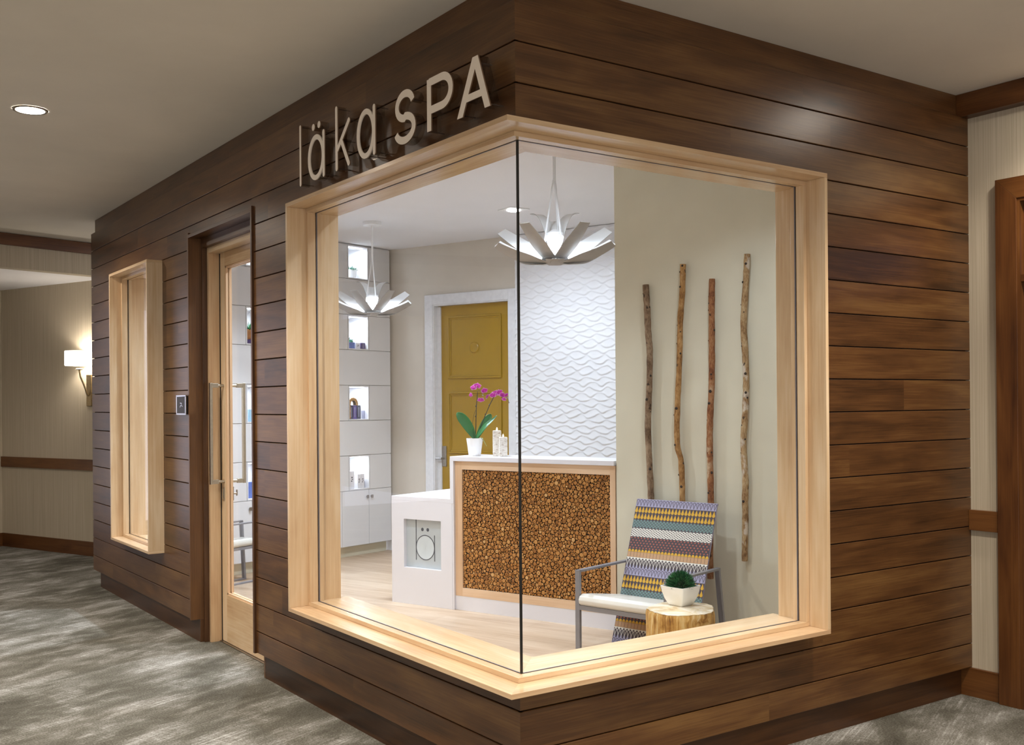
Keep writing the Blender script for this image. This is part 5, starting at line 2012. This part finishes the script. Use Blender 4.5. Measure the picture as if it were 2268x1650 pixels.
def pendant(label, loc, mats, front=232.5, power=14):
    """loc = ceiling point"""
    t = thing('pendant_lamp', label, 'pendant lamp', loc, 0, 'petal pendant lamps')
    HB = -0.775
    m = MB()
    m.lathe([(0.072, -0.030), (0.076, -0.026), (0.076, -0.0005)], 32)
    m.build('canopy', 'lamp_white', t, smooth=True)
    m = MB()
    m.tube([(0, 0, -0.03), (0, 0, -0.335)], 0.0085, 12)
    m.build('stem', 'lamp_white', t, smooth=True)
    for k in range(3):
        a = R(30 + 120 * k)
        m = MB()
        m.tube([(0.005 * math.cos(a), 0.005 * math.sin(a), -0.325), (0.062 * math.cos(a), 0.062 * math.sin(a), HB + 0.07)], 0.0048, 10)
        m.build('support_rod', 'lamp_white', t, smooth=True)
    m = MB()
    m.lathe([(0.0, HB + 0.004), (0.045, HB + 0.012), (0.07, HB + 0.03), (0.066, HB + 0.045), (0.05, HB + 0.045)], 24, capt=True)
    m.build('hub', mats[1], t, smooth=True)
    m = MB()
    m.lathe([(0.040, HB + 0.150), (0.040, HB + 0.153), (0.0, HB + 0.153)], 24)
    m.build('led_disc', 'led', t)
    m = MB()
    m.lathe([(0.044, HB + 0.150), (0.044, HB + 0.166), (0.012, HB + 0.185), (0.0, HB + 0.186)], 24, capb=False)
    m.build('lamp_holder', 'lamp_white', t, smooth=True)
    # petals: angle off the front, reach, rise, twist (+ lifts the far edge), shape
    PET = []
    for sg in (-1, 1):
        PET += [(sg * 33, 0.285, 0.172, 0, 'arch'), (sg * 74, 0.318, 0.092, -22, 'bowl'), (sg * 97, 0.310, 0.118, 42, 'bowl'),
                (sg * 114, 0.318, 0.190, 40, 'arch'), (sg * 150, 0.275, 0.150, 12, 'arch'), (sg * 142, 0.185, 0.262, 0, 'curl'), (sg * 14, 0.082, 0.026, 0, 'tail')]
    PET += [(180, 0.30, 0.10, 0, 'bowl'), (180, 0.13, 0.22, 0, 'curl')]
    for (ph_, rl, rise, tw, shp) in PET:
        a = R(front + ph_)
        ca, sa = math.cos(a), math.sin(a)
        w0, w1, w2 = {'arch': (0.034, 0.047, 0.031), 'bowl': (0.034, 0.047, 0.030), 'curl': (0.022, 0.034, 0.026), 'tail': (0.030, 0.036, 0.030)}[shp]
        # tangent direction whose + side points away from the front
        sgn = 1.0 if ph_ > 0 else -1.0
        m = MB()
        rows, nrm = [], []
        NS = 14
        cen = []
        for i in range(NS + 1):
            f = i / NS
            r = 0.016 + (rl - 0.016) * (f ** 1.7 if shp == 'curl' else f)
            zf = {'arch': 0.010 + rise * f ** 1.12, 'bowl': 0.002 + rise * f ** 1.8, 'curl': 0.03 + rise * math.sin(f * 1.6), 'tail': -0.006 + rise * f ** 1.3}[shp]
            cen.append(Vector((r * ca, r * sa, HB + zf)))
        for i in range(NS + 1):
            f = i / NS
            w = w0 + (w1 - w0) * math.sin(min(1, f / 0.5) * math.pi / 2) if f < 0.5 else w1 + (w2 - w1) * ((f - 0.5) / 0.5) ** 1.2
            t_ = (cen[min(i + 1, NS)] - cen[max(i - 1, 0)]).normalized()
            b_ = Vector((-sa, ca, 0)) * sgn
            n_ = t_.cross(b_)
            if n_.z < 0:
                n_ = -n_
            tau = R(tw) * min(1.0, f / 0.45)
            wd = b_ * math.cos(tau) + n_ * math.sin(tau)
            nn = n_ * math.cos(tau) - b_ * math.sin(tau)
            rows.append([cen[i] + wd * (q * w) + nn * (0.06 * w * q * q) for q in (-1, -0.5, 0, 0.5, 1)])
            nrm.append(nn * -0.0025)
        V0 = [tuple(p) for row in rows for p in row]
        V1 = [tuple(p + nrm[i]) for i, row in enumerate(rows) for p in row]
        F = []
        for i in range(NS):
            for q in range(4):
                b = i * 5 + q
                F.append((b, b + 1, b + 6, b + 5))
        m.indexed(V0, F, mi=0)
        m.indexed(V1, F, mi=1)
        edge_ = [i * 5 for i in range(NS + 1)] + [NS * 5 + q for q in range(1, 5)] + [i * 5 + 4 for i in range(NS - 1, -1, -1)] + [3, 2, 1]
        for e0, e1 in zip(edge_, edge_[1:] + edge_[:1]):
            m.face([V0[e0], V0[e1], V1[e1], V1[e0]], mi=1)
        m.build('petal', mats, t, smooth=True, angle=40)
    lamp('pendant_bulb', 'AREA', (0, 0, HB + 0.147), power, COOL, 0.07, parent=t)
    return t


pendant('white petal pendant lamp hanging over the low counter at left', (1.998, 4.883, ZS), ('petal', 'petal_unlit'), 242.0, 22)
pendant('grey-looking petal pendant lamp hanging right behind the glass corner', (1.335, 1.528, ZS), ('petal', 'petal_unlit'), 232.5, 22)
downlight('square recessed ceiling lamp above the wave panel', (2.66, 3.78, ZS), 125, COOL, True, 168)
